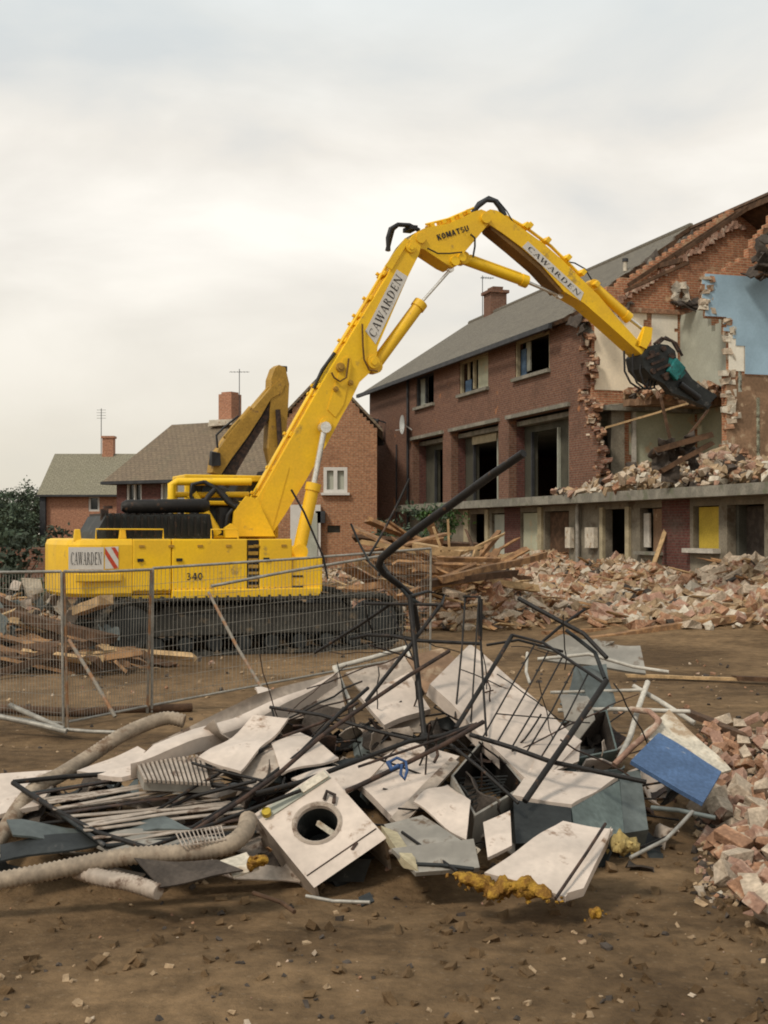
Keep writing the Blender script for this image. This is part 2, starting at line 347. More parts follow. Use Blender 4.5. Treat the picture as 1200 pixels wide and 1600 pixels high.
def build_ground():
    xs=[-900,-300,-120,-60,-35,-24,-18,-15]+[ -13+.25*i for i in range(105)]+[15,18,24,35,60,120,300,900]
    ys=[-40,-10,0,3]+[4+.12*i for i in range(100)]+[16+.35*i for i in range(1,90)]+[50,56,64,75,90,120,200,400,900]
    mb=MB(); vs=[V(x,y,hgt(x,y)) for y in ys for x in xs]; nx=len(xs)
    fs=[(j*nx+i,j*nx+i+1,(j+1)*nx+i+1,(j+1)*nx+i) for j in range(len(ys)-1) for i in range(nx-1)]
    mb.mesh(vs,fs,0,True)
    tag(mb.build('ground',M['dirt']),'bare brown earth of the demolition site',None,None,'structure')
build_ground()
# ------------------------------------------------------------------ the half demolished terrace
def lin(a,b,st):
    n=max(1,int(round((b-a)/st))); return [a+(b-a)*i/n for i in range(n+1)]
def S(px,y0=None):
    u=(px-600)/2000; return (62*u+.7)/(.29+.957*u)
def FZ(px,py):      # facade point height
    s=S(px); Y=62-.957*s; return P(px,py,Y).z
def demolished():
    B=empty('demolished_terrace',BW(12,0,0),'red brick three storey terrace with its near end torn open and rooms exposed','building')
    OUT=-NI
    SL=3.22; LT=6.05; SILL=7.42; WT=8.72; EV=9.0; RI=12.5; FL=6.1
    wins=[(S(650),S(678)),(S(718),S(763)),(S(805),S(859))]
    bays=[(S(645),S(692)),(S(705),S(779)),(S(795),S(889))]
    # ---- upper facade, brick, ragged at the torn end
    def endat(z): return 23.15+.26*(8.9-z)*(1 if z>SL else 0)+.55*nz(z*1.7,3.3)+.3*nz(z*6,1.1)
    def ff(s,z):
        if s>endat(z): return False
        for a,b in wins:
            if a<s<b and SILL<z<WT: return False
        for a,b in bays:
            if a<s<b and SL-.05<z<LT: return False
        return True
    us=lin(0,25.2,.225)+[x for w in wins+bays for x in w]; vs=lin(SL-.3,EV,.15)+[SILL,WT,LT]
    mb=MB(); mb.cells(BW(0,0,0),D,V(0,0,1),OUT,.30,us,vs,ff,0,0); 
    mb.build('upper_wall',[M['facade'],M['innerb']],B)
    # toothed lumps of broken brickwork along the torn edge
    rnd=random.Random(4); mb=MB()
    for k in range(170):
        z=rnd.uniform(SL,8.9); s=endat(z)+rnd.uniform(-.3,.2)
        mb.box(BW(s,rnd.uniform(.03,.3),z),(rnd.uniform(.10,.28),rnd.uniform(.08,.24),rnd.uniform(.06,.16)),Matrix.Rotation(R(rnd.uniform(-30,30)),3,'X')@Matrix.Rotation(R(73),3,'Z'),rnd.choice([0,1,1,1,3,3]),.2,rnd)
    mb.build('torn_brick_edge',[M['mort'],M['brk1'],M['plas'],M['facade']],B)
    # left end and lower wall
    mb=MB(); mb.cells(BW(0,0,0),D,V(0,0,1),OUT,.30,[0,6.3],[-.3,SL-.3],lambda a,b:True,0); mb.build('lower_wall',M['facade'],B)
    mb=MB(); mb.cells(BW(0,0,0),-NI,V(0,0,1),-D,.3,[-10.6,-.3],[-.3,EV],lambda a,b:True,0)
    mb.prism([BW(0.01,0.3,EV),BW(.01,10.6,EV),BW(.01,5.3,RI-.15)],D*.3,0); mb.build('far_gable_wall',M['facade'],B)
    mb=MB(); mb.cells(BW(0,10.6,0),D,V(0,0,1),-OUT,.3,[0,24],[-.3,EV],lambda a,b:True,0); mb.build('back_wall',M['facade'],B)
    # ---- bays: recessed balconies with lintel, cheeks, back wall and openings
    for i,(a,b) in enumerate(bays):
        mb=MB(); mb.box(BW((a+b)/2,-.04,LT+.06),(b-a+.25,.12,.13),Matrix.Rotation(math.atan2(D.y,D.x),3,'Z'),0)
        mb.build('bay_lintel',M['conc'],B)
        mb=MB(); dep=.62; w=b-a
        d0,d1=a+w*(.36 if i==0 else .22 if i==1 else .16),a+w*(.97 if i==0 else .72 if i==1 else .60)
        w0,w1=a+w*.78,a+w*.985
        def bf(s,z):
            if d0<s<d1 and z<5.55: return False
            if i>0 and w0<s<w1 and z<5.3: return False
            return True
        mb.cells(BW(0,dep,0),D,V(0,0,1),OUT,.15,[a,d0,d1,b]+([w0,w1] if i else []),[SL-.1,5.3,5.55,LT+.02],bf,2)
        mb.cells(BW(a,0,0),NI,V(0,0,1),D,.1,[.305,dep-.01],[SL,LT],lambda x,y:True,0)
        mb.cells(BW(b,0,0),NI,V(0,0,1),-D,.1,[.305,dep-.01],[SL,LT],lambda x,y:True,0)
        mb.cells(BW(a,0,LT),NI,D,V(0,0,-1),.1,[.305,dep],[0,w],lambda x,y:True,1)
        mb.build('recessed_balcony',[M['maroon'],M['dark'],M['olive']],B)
        for s in ([d0,d1] if i==0 else [d0,d1,w0,w1]):
            mb=MB(); mb.box(BW(s,dep-.05,4.4),(.07,.1,2.3),Matrix.Rotation(math.atan2(D.y,D.x),3,'Z')); mb.build('door_jamb',M['lead'] if i==0 or s==d0 else M['ggreen'],B)
        mb=MB()
        if i==1:
            mb.box(BW((d0+d1)/2,dep-.1,5.62),(d1-d0,.1,.3),Matrix.Rotation(math.atan2(D.y,D.x),3,'Z'))
        if i==1: mb.build('door_head',M['bframe'],B)
    # ---- upper windows
    RZ=Matrix.Rotation(math.atan2(D.y,D.x),3,'Z')
    for i,(a,b) in enumerate(wins):
        mb=MB(); mb.box(BW((a+b)/2,-.03,SILL-.06),(b-a+.2,.2,.12),RZ); wo_=mb.build('window',M['conc'] if i else M['conc'],B)
        mb=MB(); 
        for s,wd in ((a+.06,.1),(b-.06,.12)): mb.box(BW(s,.1,(SILL+WT)/2),(wd,.12,WT-SILL-.01),RZ)
        mb.box(BW((a+b)/2,.1,WT-.06),(b-a-.25,.1,.1),RZ)
        if i<2: mb.box(BW(a+(b-a)*.45,.12,(SILL+WT)/2),(.12,.1,WT-SILL-.2),RZ)
        fr=mb.build('frame',M['bframe'] if i else M['lead'],wo_)
        if i==0:
            mb=MB(); mb.box(BW(a+(b-a)*.25,.2,(SILL+WT)/2),((b-a)*.4,.04,WT-SILL-.1),RZ); mb.build('pane',M['ggreen'],wo_)
        if i==1:
            mb=MB(); mb.box(BW(b-(b-a)*.28,.22,(SILL+WT)/2),((b-a)*.45,.04,WT-SILL-.1),RZ); mb.build('net_curtain',M['pgreen'],wo_)
            mb=MB(); mb.box(BW(a+(b-a)*.17,.2,SILL+.28),((b-a)*.2,.05,.5),RZ); mb.build('curtain',M['bluebit'],wo_)
            mb=MB(); mb.box(BW(a+(b-a)*.17,.21,SILL+.9),((b-a)*.07,.05,.7),RZ); mb.build('blind',M['bframe'],wo_)
        if i==2:
            mb=MB(); mb.box(BW(a+(b-a)*.10,.22,SILL+.5),((b-a)*.16,.05,1.0),RZ); mb.build('curtain',M['bluebit'],wo_)
            mb=MB(); mb.box(BW(a+(b-a)*.22,.25,SILL+.7),((b-a)*.12,.05,1.0),RZ); mb.build('net_curtain',M['ggreen'],wo_)
    # ---- floors inside (dark), ceiling
    for z,s1 in ((FL-.14,24.3),(EV-.06,23.0)):
        mb=MB()
        def fl(s,w): return s<s1+.6*nz(w*1.3,z)-(0 if w>0 else 0)
        mb.cells(BW(0,0,z),NI,D,V(0,0,1),.16,lin(.31,10.2,.33),lin(.4,s1+.8,.3),lambda w,s:fl(s,w),0)
        mb.build('floor_slab' if z<7 else 'ceiling',[M['conc'] if z<7 else M['inter']],B)
    # ---- slab canopy over the ground floor
    mb=MB(); sv=lin(6.0,38,.4)
    for i in range(len(sv)-1):
        a,b=sv[i],sv[i+1]; o0=-.62+.05*nz(a*2); o1=-.62+.05*nz(b*2); t=SL+.02*nz(a); 
        if i==0: A0=(BW(a,o0,SL-.27),BW(a,o0,SL))
        mb.mesh([BW(a,o0,SL-.27),BW(b,o1,SL-.27),BW(b,9,SL-.27),BW(a,9,SL-.27),BW(a,o0,SL),BW(b,o1,SL),BW(b,9,SL),BW(a,9,SL)],[(3,2,1,0),(4,5,6,7),(0,1,5,4)]+([(3,0,4,7)] if i==0 else [])+([(1,2,6,5)] if i==len(sv)-2 else []),0)
    mb.build('concrete_canopy',M['conc'],B)
    # ---- ground floor frontage: piers, doors, boards
    GT=SL-.275
    ops=[]   # (px0,px1,z0,z1)
    def op(p0,p1,y0=None,y1=None,z0=-.3,z1=2.75):
        ops.append((S(p0),S(p1),z0 if y1 is None else FZ((p0+p1)/2,y1),z1 if y0 is None else FZ((p0+p1)/2,y0)))
    op(735,757); op(768,788,None,868); op(813,842,None,868); op(851,889); op(945,980); op(1000,1034,None,862); op(1083,1123,None,858); op(1136,1194); 
    ops.append((35.6,37.5,-.3,2.75))
    def gf(s,z):
        for a,b,z0,z1 in ops:
            if a<s<b and z0<z<z1: return False
        if S(842)>s>S(788) and s<S(813): return 2
        if S(1034)<s<S(1078): return 2
        return True
    us=lin(6.3,38,1.0)+[x for o in ops for x in o[:2]]+[S(788),S(813),S(1034),S(1078)]; vs=[-.3,GT]+[x for o in ops for x in o[2:]]
    mb=MB(); mb.cells(BW(0,0,0),D,V(0,0,1),OUT,.25,us,vs,gf,0,0); mb.build('ground_floor_wall',[M['render'],M['maroon']],B)
    mb=MB(); mb.cells(BW(0,3.2,0),D,V(0,0,1),OUT,.2,[6.3,38],[-.3,GT],lambda a,b:True,0)
    for s in (11,17.5,23,27.6,31.8,36): mb.cells(BW(s,0,0),NI,V(0,0,1),D,.15,[.26,3.19],[-.3,GT],lambda a,b:True,0)
    mb.build('inner_wall',M['inter'],B)
    def board(name,p0,p1,z0,z1,mt,w=.12,th=.05,label=None):
        a,b=S(p0),S(p1); mb=MB(); mb.box(BW((a+b)/2,w,(z0+z1)/2),(b-a,th,z1-z0),RZ); o=mb.build(name,mt,B)
        if label: o['label']=label
    board('window_board',769,787,1.0,2.7,M['ggreen']); board('window_board',814,841,1.0,2.72,M['pgreen'])
    board('frame_post',727,734,-.2,2.9,M['bframe'],-.04,.08); board('frame_post',760,765,-.2,2.9,M['bframe'],-.04,.08); board('frame_post',843,849,-.2,2.9,M['bframe'],-.04,.08)
    board('door_leaf',852,888,-.3,2.72,M['wood3'],.2)
    board('door_leaf',1140,1190,-.3,2.72,M['drub'],.5)
    board('window_board',1086,1122,FZ(1102,857),2.72,M['ydoor'],.14,label='bright yellow board behind the window opening')
    board('window_strip',1002,1011,FZ(1005,855),2.6,M['frame'],.1)
    board('window_board',1012,1033,FZ(1020,862),2.72,M['brownw'],.2)
    board('window_sill',1077,1126,FZ(1102,864),FZ(1102,857),M['frame'],-.08,.3)
    board('window_sill',998,1036,FZ(1017,867),FZ(1017,862),M['conc'],-.06,.22)
    board('meter_box',890,898,FZ(895,856),FZ(895,824),M['plas'],-.09,.14)
    board('meter_box',921,935,FZ(928,856),FZ(928,824),M['plas'],-.09,.14)
    board('door_frame',940,945,-.2,2.8,M['bframe'],-.03,.1); board('door_frame',980,986,-.2,2.8,M['bframe'],-.03,.1)
    mb=MB(); mb.tube([BW(S(908),-.12,-.1),BW(S(908),-.12,1.5),BW(S(908),-.12,GT)],.07,8); mb.build('soil_pipe',M['galv'],B)
    mb=MB(); mb.tube([BW(6.25,-.08,-.1),BW(6.25,-.08,4),BW(6.25,-.08,EV-.25)],.055,8); mb.tube([BW(4.6,-.08,-.1),BW(4.6,-.08,2),BW(4.6,-.08,6)],.035,8); mb.build('drainpipe',M['lead'],B)
    # satellite dish and bracket light
    mb=MB(); c=BW(6.6,-.35,FZ(643,664)); 
    ring=[]; 
    for k in range(16):
        a=2*math.pi*k/16; ring.append(c+D*.36*math.cos(a)+V(0,0,1)*.42*math.sin(a)+OUT*.1)
    for k in range(16): mb.face([c,ring[k],ring[(k+1)%16]],0,True); mb.face([c-OUT*.03,ring[(k+1)%16]-OUT*.01,ring[k]-OUT*.01],0,True)
    mb.bar(c,BW(6.6,0,FZ(643,672)),.05); mb.bar(c-V(0,0,.2),c+OUT*.4-V(0,0,.25),.03); mb.build('satellite_dish',M['dish'],B)
    mb=MB(); c=BW(2.7,0,FZ(605,660)); mb.bar(c,c+OUT*.7+V(0,0,.2),.06); mb.box(c+OUT*.6+V(0,0,-.15),(.5,.3,.5),Matrix.Rotation(R(20),3,'X'),0,.1); mb.box(c+OUT*.3+V(0,0,-.6),(.35,.25,.9),None,0,.1,taper=.5); mb.build('wall_lamp',M['lead'],B)
    # ---- roof
    US=NI*5.7+V(0,0,RI-8.75); ul=US.length; US.normalize(); RN=D.cross(US); RN=RN if RN.z>0 else -RN
    O=BW(0,-.42,8.75); TT=5.72/ (NI*5.7+V(0,0,RI-8.75)).normalized().dot(NI)
    rr=lambda t:23.4-2.3*(t/TT)+.6*nz(t*1.1,4.4)+.35*nz(t*4,2)
    mb=MB(); mb.cells(O,D,US,RN,.14,lin(-.35,24.6,.3),lin(0,TT,.22),lambda s,t:s<rr(t),0,1); mb.build('front_roof_slope',[M['tiles'],M['wood3']],B)
    US2=(-NI*5.7+V(0,0,RI-8.75)).normalized(); RN2=US2.cross(D); RN2=RN2 if RN2.z>0 else -RN2
    mb=MB(); mb.cells(BW(0,11.02,8.75),D,US2,RN2,.14,lin(-.35,29,.6),lin(0,TT-.01,.6),lambda s,t:s<27.6+.9*nz(t*1.5,7),0,1); mb.build('back_roof_slope',[M['tiles'],M['wood3']],B)
    mb=MB()
    for s in lin(-.3,21,.45)[:-1]: mb.tube([BW(s,5.3,RI+.0),BW(s+.44,5.3,RI+.0)],.11,6)
    mb.build('ridge_tiles',M['tiles'],B)
    mb=MB(); rnd=random.Random(5)
    for s in (21.3,21.9,22.5,23.1,23.8,24.4): 
        t0=rnd.uniform(.3,.55) if s>22.4 else .0
        mb.bar(O+D*s+US*TT*t0-RN*.2,O+D*(s+rnd.uniform(-.2,.2))+US*TT*.985-RN*.2,.06,.12)
    mb.bar(BW(19,5.3,RI-.2),BW(27.8,5.3,RI-.22),.08,.22)
    mb.bar(BW(22,2.6,10.55),BW(25.2,2.5,10.3),.1,.15); mb.bar(BW(24,1.2,9.5),BW(25.8,2.4,10.1),.06,.1)
    mb.build('roof_timbers',M['wood3'],B)
    mb=MB(); mb.bar(BW(-.35,-.52,8.66),BW(22.3,-.52,8.62),.12,.16); mb.cells(BW(0,-.42,8.74),D,NI,V(0,0,-1),.02,lin(-.3,22.6,.8),[0,.41],lambda a,b:True); mb.build('gutter',M['lead'],B)
    # slates and battens hanging in folds from the torn verge
    for k in range(26):
        t=rnd.uniform(0,.9)*TT; s=rr(t)+rnd.uniform(-.1,.9); c=O+D*s+US*t-V(0,0,rnd.uniform(.05,.7)); a=rnd.uniform(.3,.8)
        mb=MB(); u1=(D*rnd.uniform(.4,1)+V(0,0,rnd.uniform(-.9,.1))).normalized(); u2=(US+V(0,0,rnd.uniform(-.3,.5))).normalized()
        mb.sheet([c,c+u1*a,c+u1*a+u2*a*.9,c+u2*a],.03,5,.09,0,k,4); mb.build('hanging_roofing',M['drub'] if k%3 else M['tiles'],B)
    # ---- chimney
    mb=MB(); c=BW(2.6,5.5,0); mb.box(c+V(0,0,12.7),(.95,.8,1.7),RZ,0); ch=mb.build('chimney',M['facade'],B)
    mb=MB(); mb.box(c+V(0,0,13.5),(1.15,1.0,.14),RZ); mb.box(c+V(0,0,13.65),(.7,.5,.2),RZ,0,.05); mb.build('chimney_cap',M['facade'],ch)
    mb=MB(); mb.box(c+V(0,0,12.1)+OUT*.35,(1.3,.5,.22),RZ,0,.2); mb.build('flashing',M['conc'],ch)
    # aerial mast
    mb=MB(); mb.bar(BW(1.2,5.4,12.2),BW(1.2,5.4,14.6),.035); 
    for k in range(5): mb.bar(BW(1.2-.25,5.4+k*.12,14.5),BW(1.2+.25,5.4+k*.12,14.5),.015)
    mb.bar(BW(1.2,5.3,14.5),BW(1.2,6.0,14.5),.02); mb.build('aerial',M['lead'],B)
    mb=MB(); p=P(977,415,42); mb.cyl(P(977,424,42),P(977,408,42),.07,8); mb.cyl(P(977,409,42),P(977,404,42),.1,8,1); mb.build('vent_pipe',[M['plas'],M['lead']],B)
    # ---- party wall (first cross wall), seen square on
    SW=23.7; XW=lambda px:(((px-600)/2000)*39.3-6.17)/(.957-.29*((px-600)/2000))
    gab=lambda w:EV-.25+(RI-8.75)*(1-abs(w-5.3)/5.72)
    dw=(XW(925),XW(966))
    def pf(w,z):
        if dw[0]<w<dw[1] and 3.2<z<5.95: return False
        if z>gab(w)+.02: return False
        return True
    mb=MB(); mb.cells(BW(SW,0,0),NI,V(0,0,1),D,.25,lin(.31,10.3,.225)+list(dw),lin(SL,12.4,.15)+[5.95],pf,0); mb.build('party_wall',M['innerb'],B)
    # corbel line up the gable
    mb=MB(); 
    for k in range(30):
        w=1.2+k*.15; z=gab(w)-.55; mb.box(BW(SW+.05,w,z+rnd.uniform(-.05,.05)),(.14,rnd.uniform(.1,.2),rnd.uniform(.12,.26)),RZ,0,.2)
    mb.bar(BW(SW+.06,.3,EV-.02),BW(SW+.06,3.9,EV-.02),.1,.14,1)
    mb.build('corbel_course',[M['brk2'],M['brk1']],B)
    def plaster(name,w0,w1,z0,z1,mt,s=SW,rag=.12,seed=0,st=.11,th=.03,left=True,right=True,bottom=True,top=False,label=None):
        mb=MB()
        def f(w,z):
            if left and w<w0+rag*(.6+nz(z*2.2,seed)): return False
            if right and w>w1-rag*(.6+nz(z*2.2,seed+3)): return False
            if bottom and z<z0+rag*(1+2*nz(w*1.6,seed+5)): return False
            if top and z>z1-rag*(1+2*nz(w*1.6,seed+8)): return False
            return True
        mb.cells(BW(s+th,0,0),NI,V(0,0,1),D,th-.003,lin(w0,w1,st),lin(z0,z1,st),f,0); o=mb.build(name,mt,B)
        if label: o['label']=label
    plaster('plastered_room_wall',.33,2.12,6.35,8.93,M['cream'],seed=1,left=False)
    plaster('plastered_room_wall',2.3,3.2,6.35,8.93,M['wplas'],seed=2,rag=.05)
    plaster('plastered_room_wall',1.5,3.9,3.5,5.98,M['pgreen'],seed=3,rag=.08)
    mb=MB(); mb.box(BW(SW+.1,1.62,4.6),(.1,.12,2.5),RZ); mb.box(BW(SW+.1,1.0,4.7),(.3,.45,2.6),RZ,1,.04); mb.build('door_post',[M['frame'],M['render']],B)
    # lengthwise partition between the two cross walls
    mb=MB(); mb.cells(BW(0,3.3,0),D,V(0,0,1),OUT,.12,lin(SW+.01,27.0,.2),lin(6.15,8.9,.2),lambda s,z:z<8.5+.5*nz(s*1.5,3) or s<25,0); mb.build('partition_wall',M['ggreen'],B)
    mb=MB(); mb.cells(BW(0,3.9,0),D,V(0,0,1),OUT,.12,lin(SW+.01,27.0,.2),lin(SL,6.0,.2),lambda s,z:True,0); mb.build('partition_wall',M['pgreen'],B)
    # broken upper floor edge between the walls
    mb=MB(); mb.cells(BW(0,0,FL),NI,D,V(0,0,1),.2,lin(1.0,3.8,.2),lin(24.3,26.9,.2),lambda w,s:s<25.1+1.1*nz(w*.9,2)+.4*(w-2),0,0); mb.build('broken_floor',M['brownw'],B)
    # ---- second cross wall with the blue room
    S2=27.0; X2=lambda px:(((px-600)/2000)*36.16-7.13)/(.957-.29*((px-600)/2000))
    def bl(w,z):
        lo=2.16 if z>8.3 else 2.8 if z>7.9 else 3.1 if z>7.45 else 3.4
        return w>lo+.10*nz(z*5,1)+.05*(z-9)*(-1)
    def cw(w,z):
        if z>9.55:
            return z<gab(w)-.1 and w>3.0+.6*nz(z*2,6)+(z-9.5)*.8
        if z>6.67: return w>(2.25 if z>8.35 else 2.9 if z>7.9 else 3.05)+.12*nz(z*3,4)
        return w>2.95+.12*nz(z*4,2)
    mb=MB(); mb.cells(BW(S2,0,0),NI,V(0,0,1),D,.25,lin(2.0,10.3,.15),lin(SL,12.3,.15),lambda w,z:(False if not cw(w,z) else (1 if z<6.6 else 2)),0,1); mb.build('cross_wall',[M['brownw'],M['innerb']],B)
    mb=MB(); mb.cells(BW(S2+.04,0,0),NI,V(0,0,1),D,.036,lin(2.1,10.3,.1),lin(6.67,9.52,.1),lambda w,z:bl(w,z),0,1); mb.build('blue_room_wall',[M['bluew'],M['plas']],B)
    mb=MB(); mb.cells(BW(S2+.02,0,0),NI,V(0,0,1),D,.017,lin(2.9,3.9,.08),lin(6.75,8.0,.08),lambda w,z:w>3.0+.12*nz(z*5,9) and (w<3.5),0,0); mb.build('white_skim',M['wplas'],B)
    mb=MB(); rnd=random.Random(9)
    for k in range(60):
        z=rnd.uniform(3.3,9.4); lo=2.25 if z>8.35 else 3.0
        mb.box(BW(S2-.05,lo+rnd.uniform(-.15,.2),z),(rnd.uniform(.1,.3),rnd.uniform(.1,.3),rnd.uniform(.08,.25)),None,rnd.choice([0,1,2]),.2,rnd)
    mb.build('torn_brick_edge',[M['mort'],M['brk1'],M['plas']],B)
    # torn roofing hanging over the blue room
    for k in range(16):
        c=BW(28.2+rnd.uniform(-.6,.9),3.4+rnd.uniform(0,1.6),9.1+rnd.uniform(0,1.5)); a=rnd.uniform(.4,.9)
        u1=Vector((rnd.uniform(-1,1),rnd.uniform(-1,1),rnd.uniform(-1,1))).normalized(); u2=u1.cross(Vector((rnd.uniform(-1,1),.3,1))).normalized()
        mb=MB(); mb.sheet([c,c+u1*a,c+u1*a+u2*a,c+u2*a],.05,5,.14,0,k,4); mb.build('hanging_roofing',M['drub'] if k%4 else M['wood3'],B)
    mb=MB(); mb.bar(BW(27.0,4.2,10.9),BW(29.0,4.3,10.4),.10,.18); mb.build('roof_timbers',M['wood3'],B)
    # dark sheets painting the black shade under the roof at the party wall
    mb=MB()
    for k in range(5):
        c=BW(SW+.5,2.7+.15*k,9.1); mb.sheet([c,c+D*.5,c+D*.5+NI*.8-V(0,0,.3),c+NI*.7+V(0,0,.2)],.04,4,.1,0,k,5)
    mb.build('roof_gap_shade',M['drub'],B)
    mb=MB(); 
    for k in range(9):
        a=k*.7; c=BW(SW+.12,3.25+.22*math.cos(a),9.55+.27*math.sin(a)); mb.box(c,(.2,.2,.24),Matrix.Rotation(a,3,'Y'),0,.25,rnd)
    mb.build('plaster_ring',M['plas'],B)
    return B
TER=demolished()

# ------------------------------------------------------------------ houses beyond the site
def rotZ(v): return Matrix.Rotation(math.atan2(v.y,v.x),3,'Z')
def house_left():
    Y=80; a=P(62,830,Y); b=P(225,830,Y); zE=P(100,771,Y).z; zR=P(100,709,Y+4).z
    B=empty('house',(a.x+4,Y+2,0),'small pale brick house with an olive roof, leftmost beyond the digger','house')
    x0,x1=a.x+.2,b.x+2; rnd=random
    win=[(P(141,0,Y).x,P(158,0,Y).x,P(150,799,Y).z,P(150,775,Y).z)]
    fn=lambda x,z:not any(w[0]<x<w[1] and w[2]<z<w[3] for w in win)
    mb=MB(); mb.cells(V(0,Y,0),V(1,0,0),V(0,0,1),V(0,-1,0),.3,[x0,x1]+list(win[0][:2]),[-.3,zE]+list(win[0][2:]),fn,0)
    mb.prism([V(x0,Y+.3,-.3),V(x0,Y+8,-.3),V(x0,Y+8,zE),V(x0,Y+4,zR-.1),V(x0,Y+.3,zE)],V(.3,0,0),0); mb.build('wall',M['houseb'],B)
    w=win[0]; mb=MB(); c=V((w[0]+w[1])/2,Y+.1,(w[2]+w[3])/2); dx=w[1]-w[0]; dz=w[3]-w[2]
    for (q,d) in (((-dx/2+.06,0),(.12,.1,dz)),((dx/2-.06,0),(.12,.1,dz)),((0,dz/2-.06),(dx-.24,.1,.12)),((0,-dz/2+.06),(dx-.24,.1,.12))): mb.box(c+V(q[0],0,q[1]),d)
    wn=mb.build('window',M['plate'],B); mb=MB(); mb.box(c+V(0,.06,0),(dx-.2,.02,dz-.2)); mb.build('pane',M['glass'],wn)
    mb=MB(); mb.cells(V(0,Y-.4,zE-.1),V(1,0,0),V(0,4.4,zR-zE+.1).normalized(),V(0,-(zR-zE+.1),4.4).normalized(),.15,[x0-.3,x1],[0,math.hypot(4.4,zR-zE+.1)],lambda a,b:True,0)
    mb.cells(V(0,Y+8.4,zE-.1),V(1,0,0),V(0,-4.4,zR-zE+.1).normalized(),V(0,(zR-zE+.1),4.4).normalized(),.15,[x0-.3,x1],[0,math.hypot(4.4,zR-zE+.1)-.01],lambda a,b:True,0)
    rf=mb.build('roof',M['otiles'],B)
    c=P(170,700,Y+4); mb=MB(); mb.box(V(c.x,Y+4,c.z-.3),(.72,.7,1.9)); mb.box(V(c.x,Y+4,c.z+.7),(.86,.84,.14)); mb.build('chimney',M['houseb'],rf)
    mb=MB(); mb.bar(V(c.x-.5,Y+4,c.z-.5),V(c.x-.5,Y+4,c.z+2.6),.04); 
    for k in range(4): mb.bar(V(c.x-.8,Y+4,c.z+2.5-k*.18),V(c.x-.2,Y+4,c.z+2.5-k*.18),.02)
    mb.build('aerial',M['lead'],rf)
    mb=MB(); mb.box(V(x0+.05,Y-.15,zE/2-.2),(.35,.3,zE)); mb.bar(V(x0-.3,Y-.45,zE-.15),V(x1,Y-.45,zE-.15),.12); mb.build('gutter',M['lead'],B)
house_left()
def house_mid():
    Ya=63;Yb=57.5
    a=P(182,830,Ya); b=P(446,830,Yb); a.z=0;b.z=0
    d=(b-a).normalized(); n=V(-d.y,d.x,0); L=(b-a).length
    zE=P(300,746,60).z; q=lambda s,w,z:a+d*s+n*w+V(0,0,z)
    B=empty('house',q(4,4,0),'dark brick house with brown hipped roof and tall chimney behind the digger','house')
    def sx(px):
        u=(px-600)/2000; return (u*a.y-a.x)/(d.x-u*d.y)
    wins=[(sx(197),sx(221)),(sx(250),sx(303)),(sx(352),sx(372))]
    zb,zt=zE-1.35,zE-.15
    mb=MB(); mb.cells(a,d,V(0,0,1),-n,.3,[0,L]+[x for w in wins for x in w],[-.3,zb,zt,zE],lambda s,z:not(zb<z<zt and any(w[0]<s<w[1] for w in wins)),0)
    mb.cells(q(0,0,0),-n,V(0,0,1),-d,.3,[-8,-.3],[-.3,zE],lambda s,z:True,0)
    zRq=P(300,652,62).z; mb.prism([q(L-.3,.31,-.3),q(L-.3,8,-.3),q(L-.3,8,zE),q(L-.3,4,zRq-.25),q(L-.3,.31,zE)],d*.28,0); mb.build('wall',M['maroon'],B)
    for i,(s0,s1) in enumerate(wins):
        mb=MB(); c=q((s0+s1)/2,.1,(zb+zt)/2); dx=s1-s0
        for t in ((s0+.06),(s1-.06),(s0+s1)/2): mb.box(q(t,.1,(zb+zt)/2),(.1,.1,zt-zb),rotZ(d))
        for z in (zb+.05,zt-.05): mb.box(q((s0+s1)/2,.08,z),(dx,.1,.1),rotZ(d))
        wn=mb.build('window',M['plate'],B); mb=MB(); mb.box(q((s0+s1)/2,.18,(zb+zt)/2),(dx,.03,zt-zb),rotZ(d)); mb.build('pane',M['ggreen'] if i==1 else M['glass'],wn)
    zR=P(300,652,62).z; e=.5; W_=8.4
    def sw(px,w):
        u=(px-600)/2000; o=a+n*w; return (u*o.y-o.x)/(d.x-u*d.y)
    s_h=sw(268,W_/2-.2)
    A0=q(-e,-e,zE-.1);A1=q(L,-e,zE-.1);B0=q(-e,W_,zE-.1);B1=q(L,W_,zE-.1);R0=q(s_h,W_/2-.2,zR);R1=q(L,W_/2-.2,zR)
    mb=MB(); dn=V(0,0,-.14)
    for f in ([A0,A1,R1,R0],[B0,A0,R0],[B1,B0,R0,R1]): mb.prism(f,dn,0)
    rf=mb.build('roof',M['btiles'],B)
    s=sw(359,W_/2-.2); cc=q(s,W_/2-.2,0)
    mb=MB(); mb.box(cc+V(0,0,zR+.45),(.82,.8,1.8),rotZ(d)); mb.box(cc+V(0,0,zR+1.38),(.62,.6,.16),rotZ(d)); ch=mb.build('chimney',M['houseb'],rf)
    mb=MB(); mb.box(cc+V(0,0,zR-.12)-n*.4,(1.5,.7,.3),rotZ(d),0,.1); mb.build('flashing',M['plas'],ch)
    mb=MB(); p=cc+d*.6+V(0,0,zR); mb.bar(p,p+V(0,0,2.6),.035); mb.bar(p+V(-.5,0,2.45),p+V(.5,0,2.45),.02)
    for k in range(6): mb.bar(p+V(-.4+.16*k,-.2,2.45),p+V(-.4+.16*k,.2,2.45),.015)
    mb.build('aerial',M['lead'],ch)
    mb=MB(); mb.bar(q(-e,-e-.05,zE-.16),q(L,-e-.05,zE-.16),.12,.14); mb.cells(q(-e,-e,zE-.24),d,n,V(0,0,-1),.02,[0,L+e],[0,e],lambda a,b:True); mb.build('gutter',M['lead'],B)
house_mid()
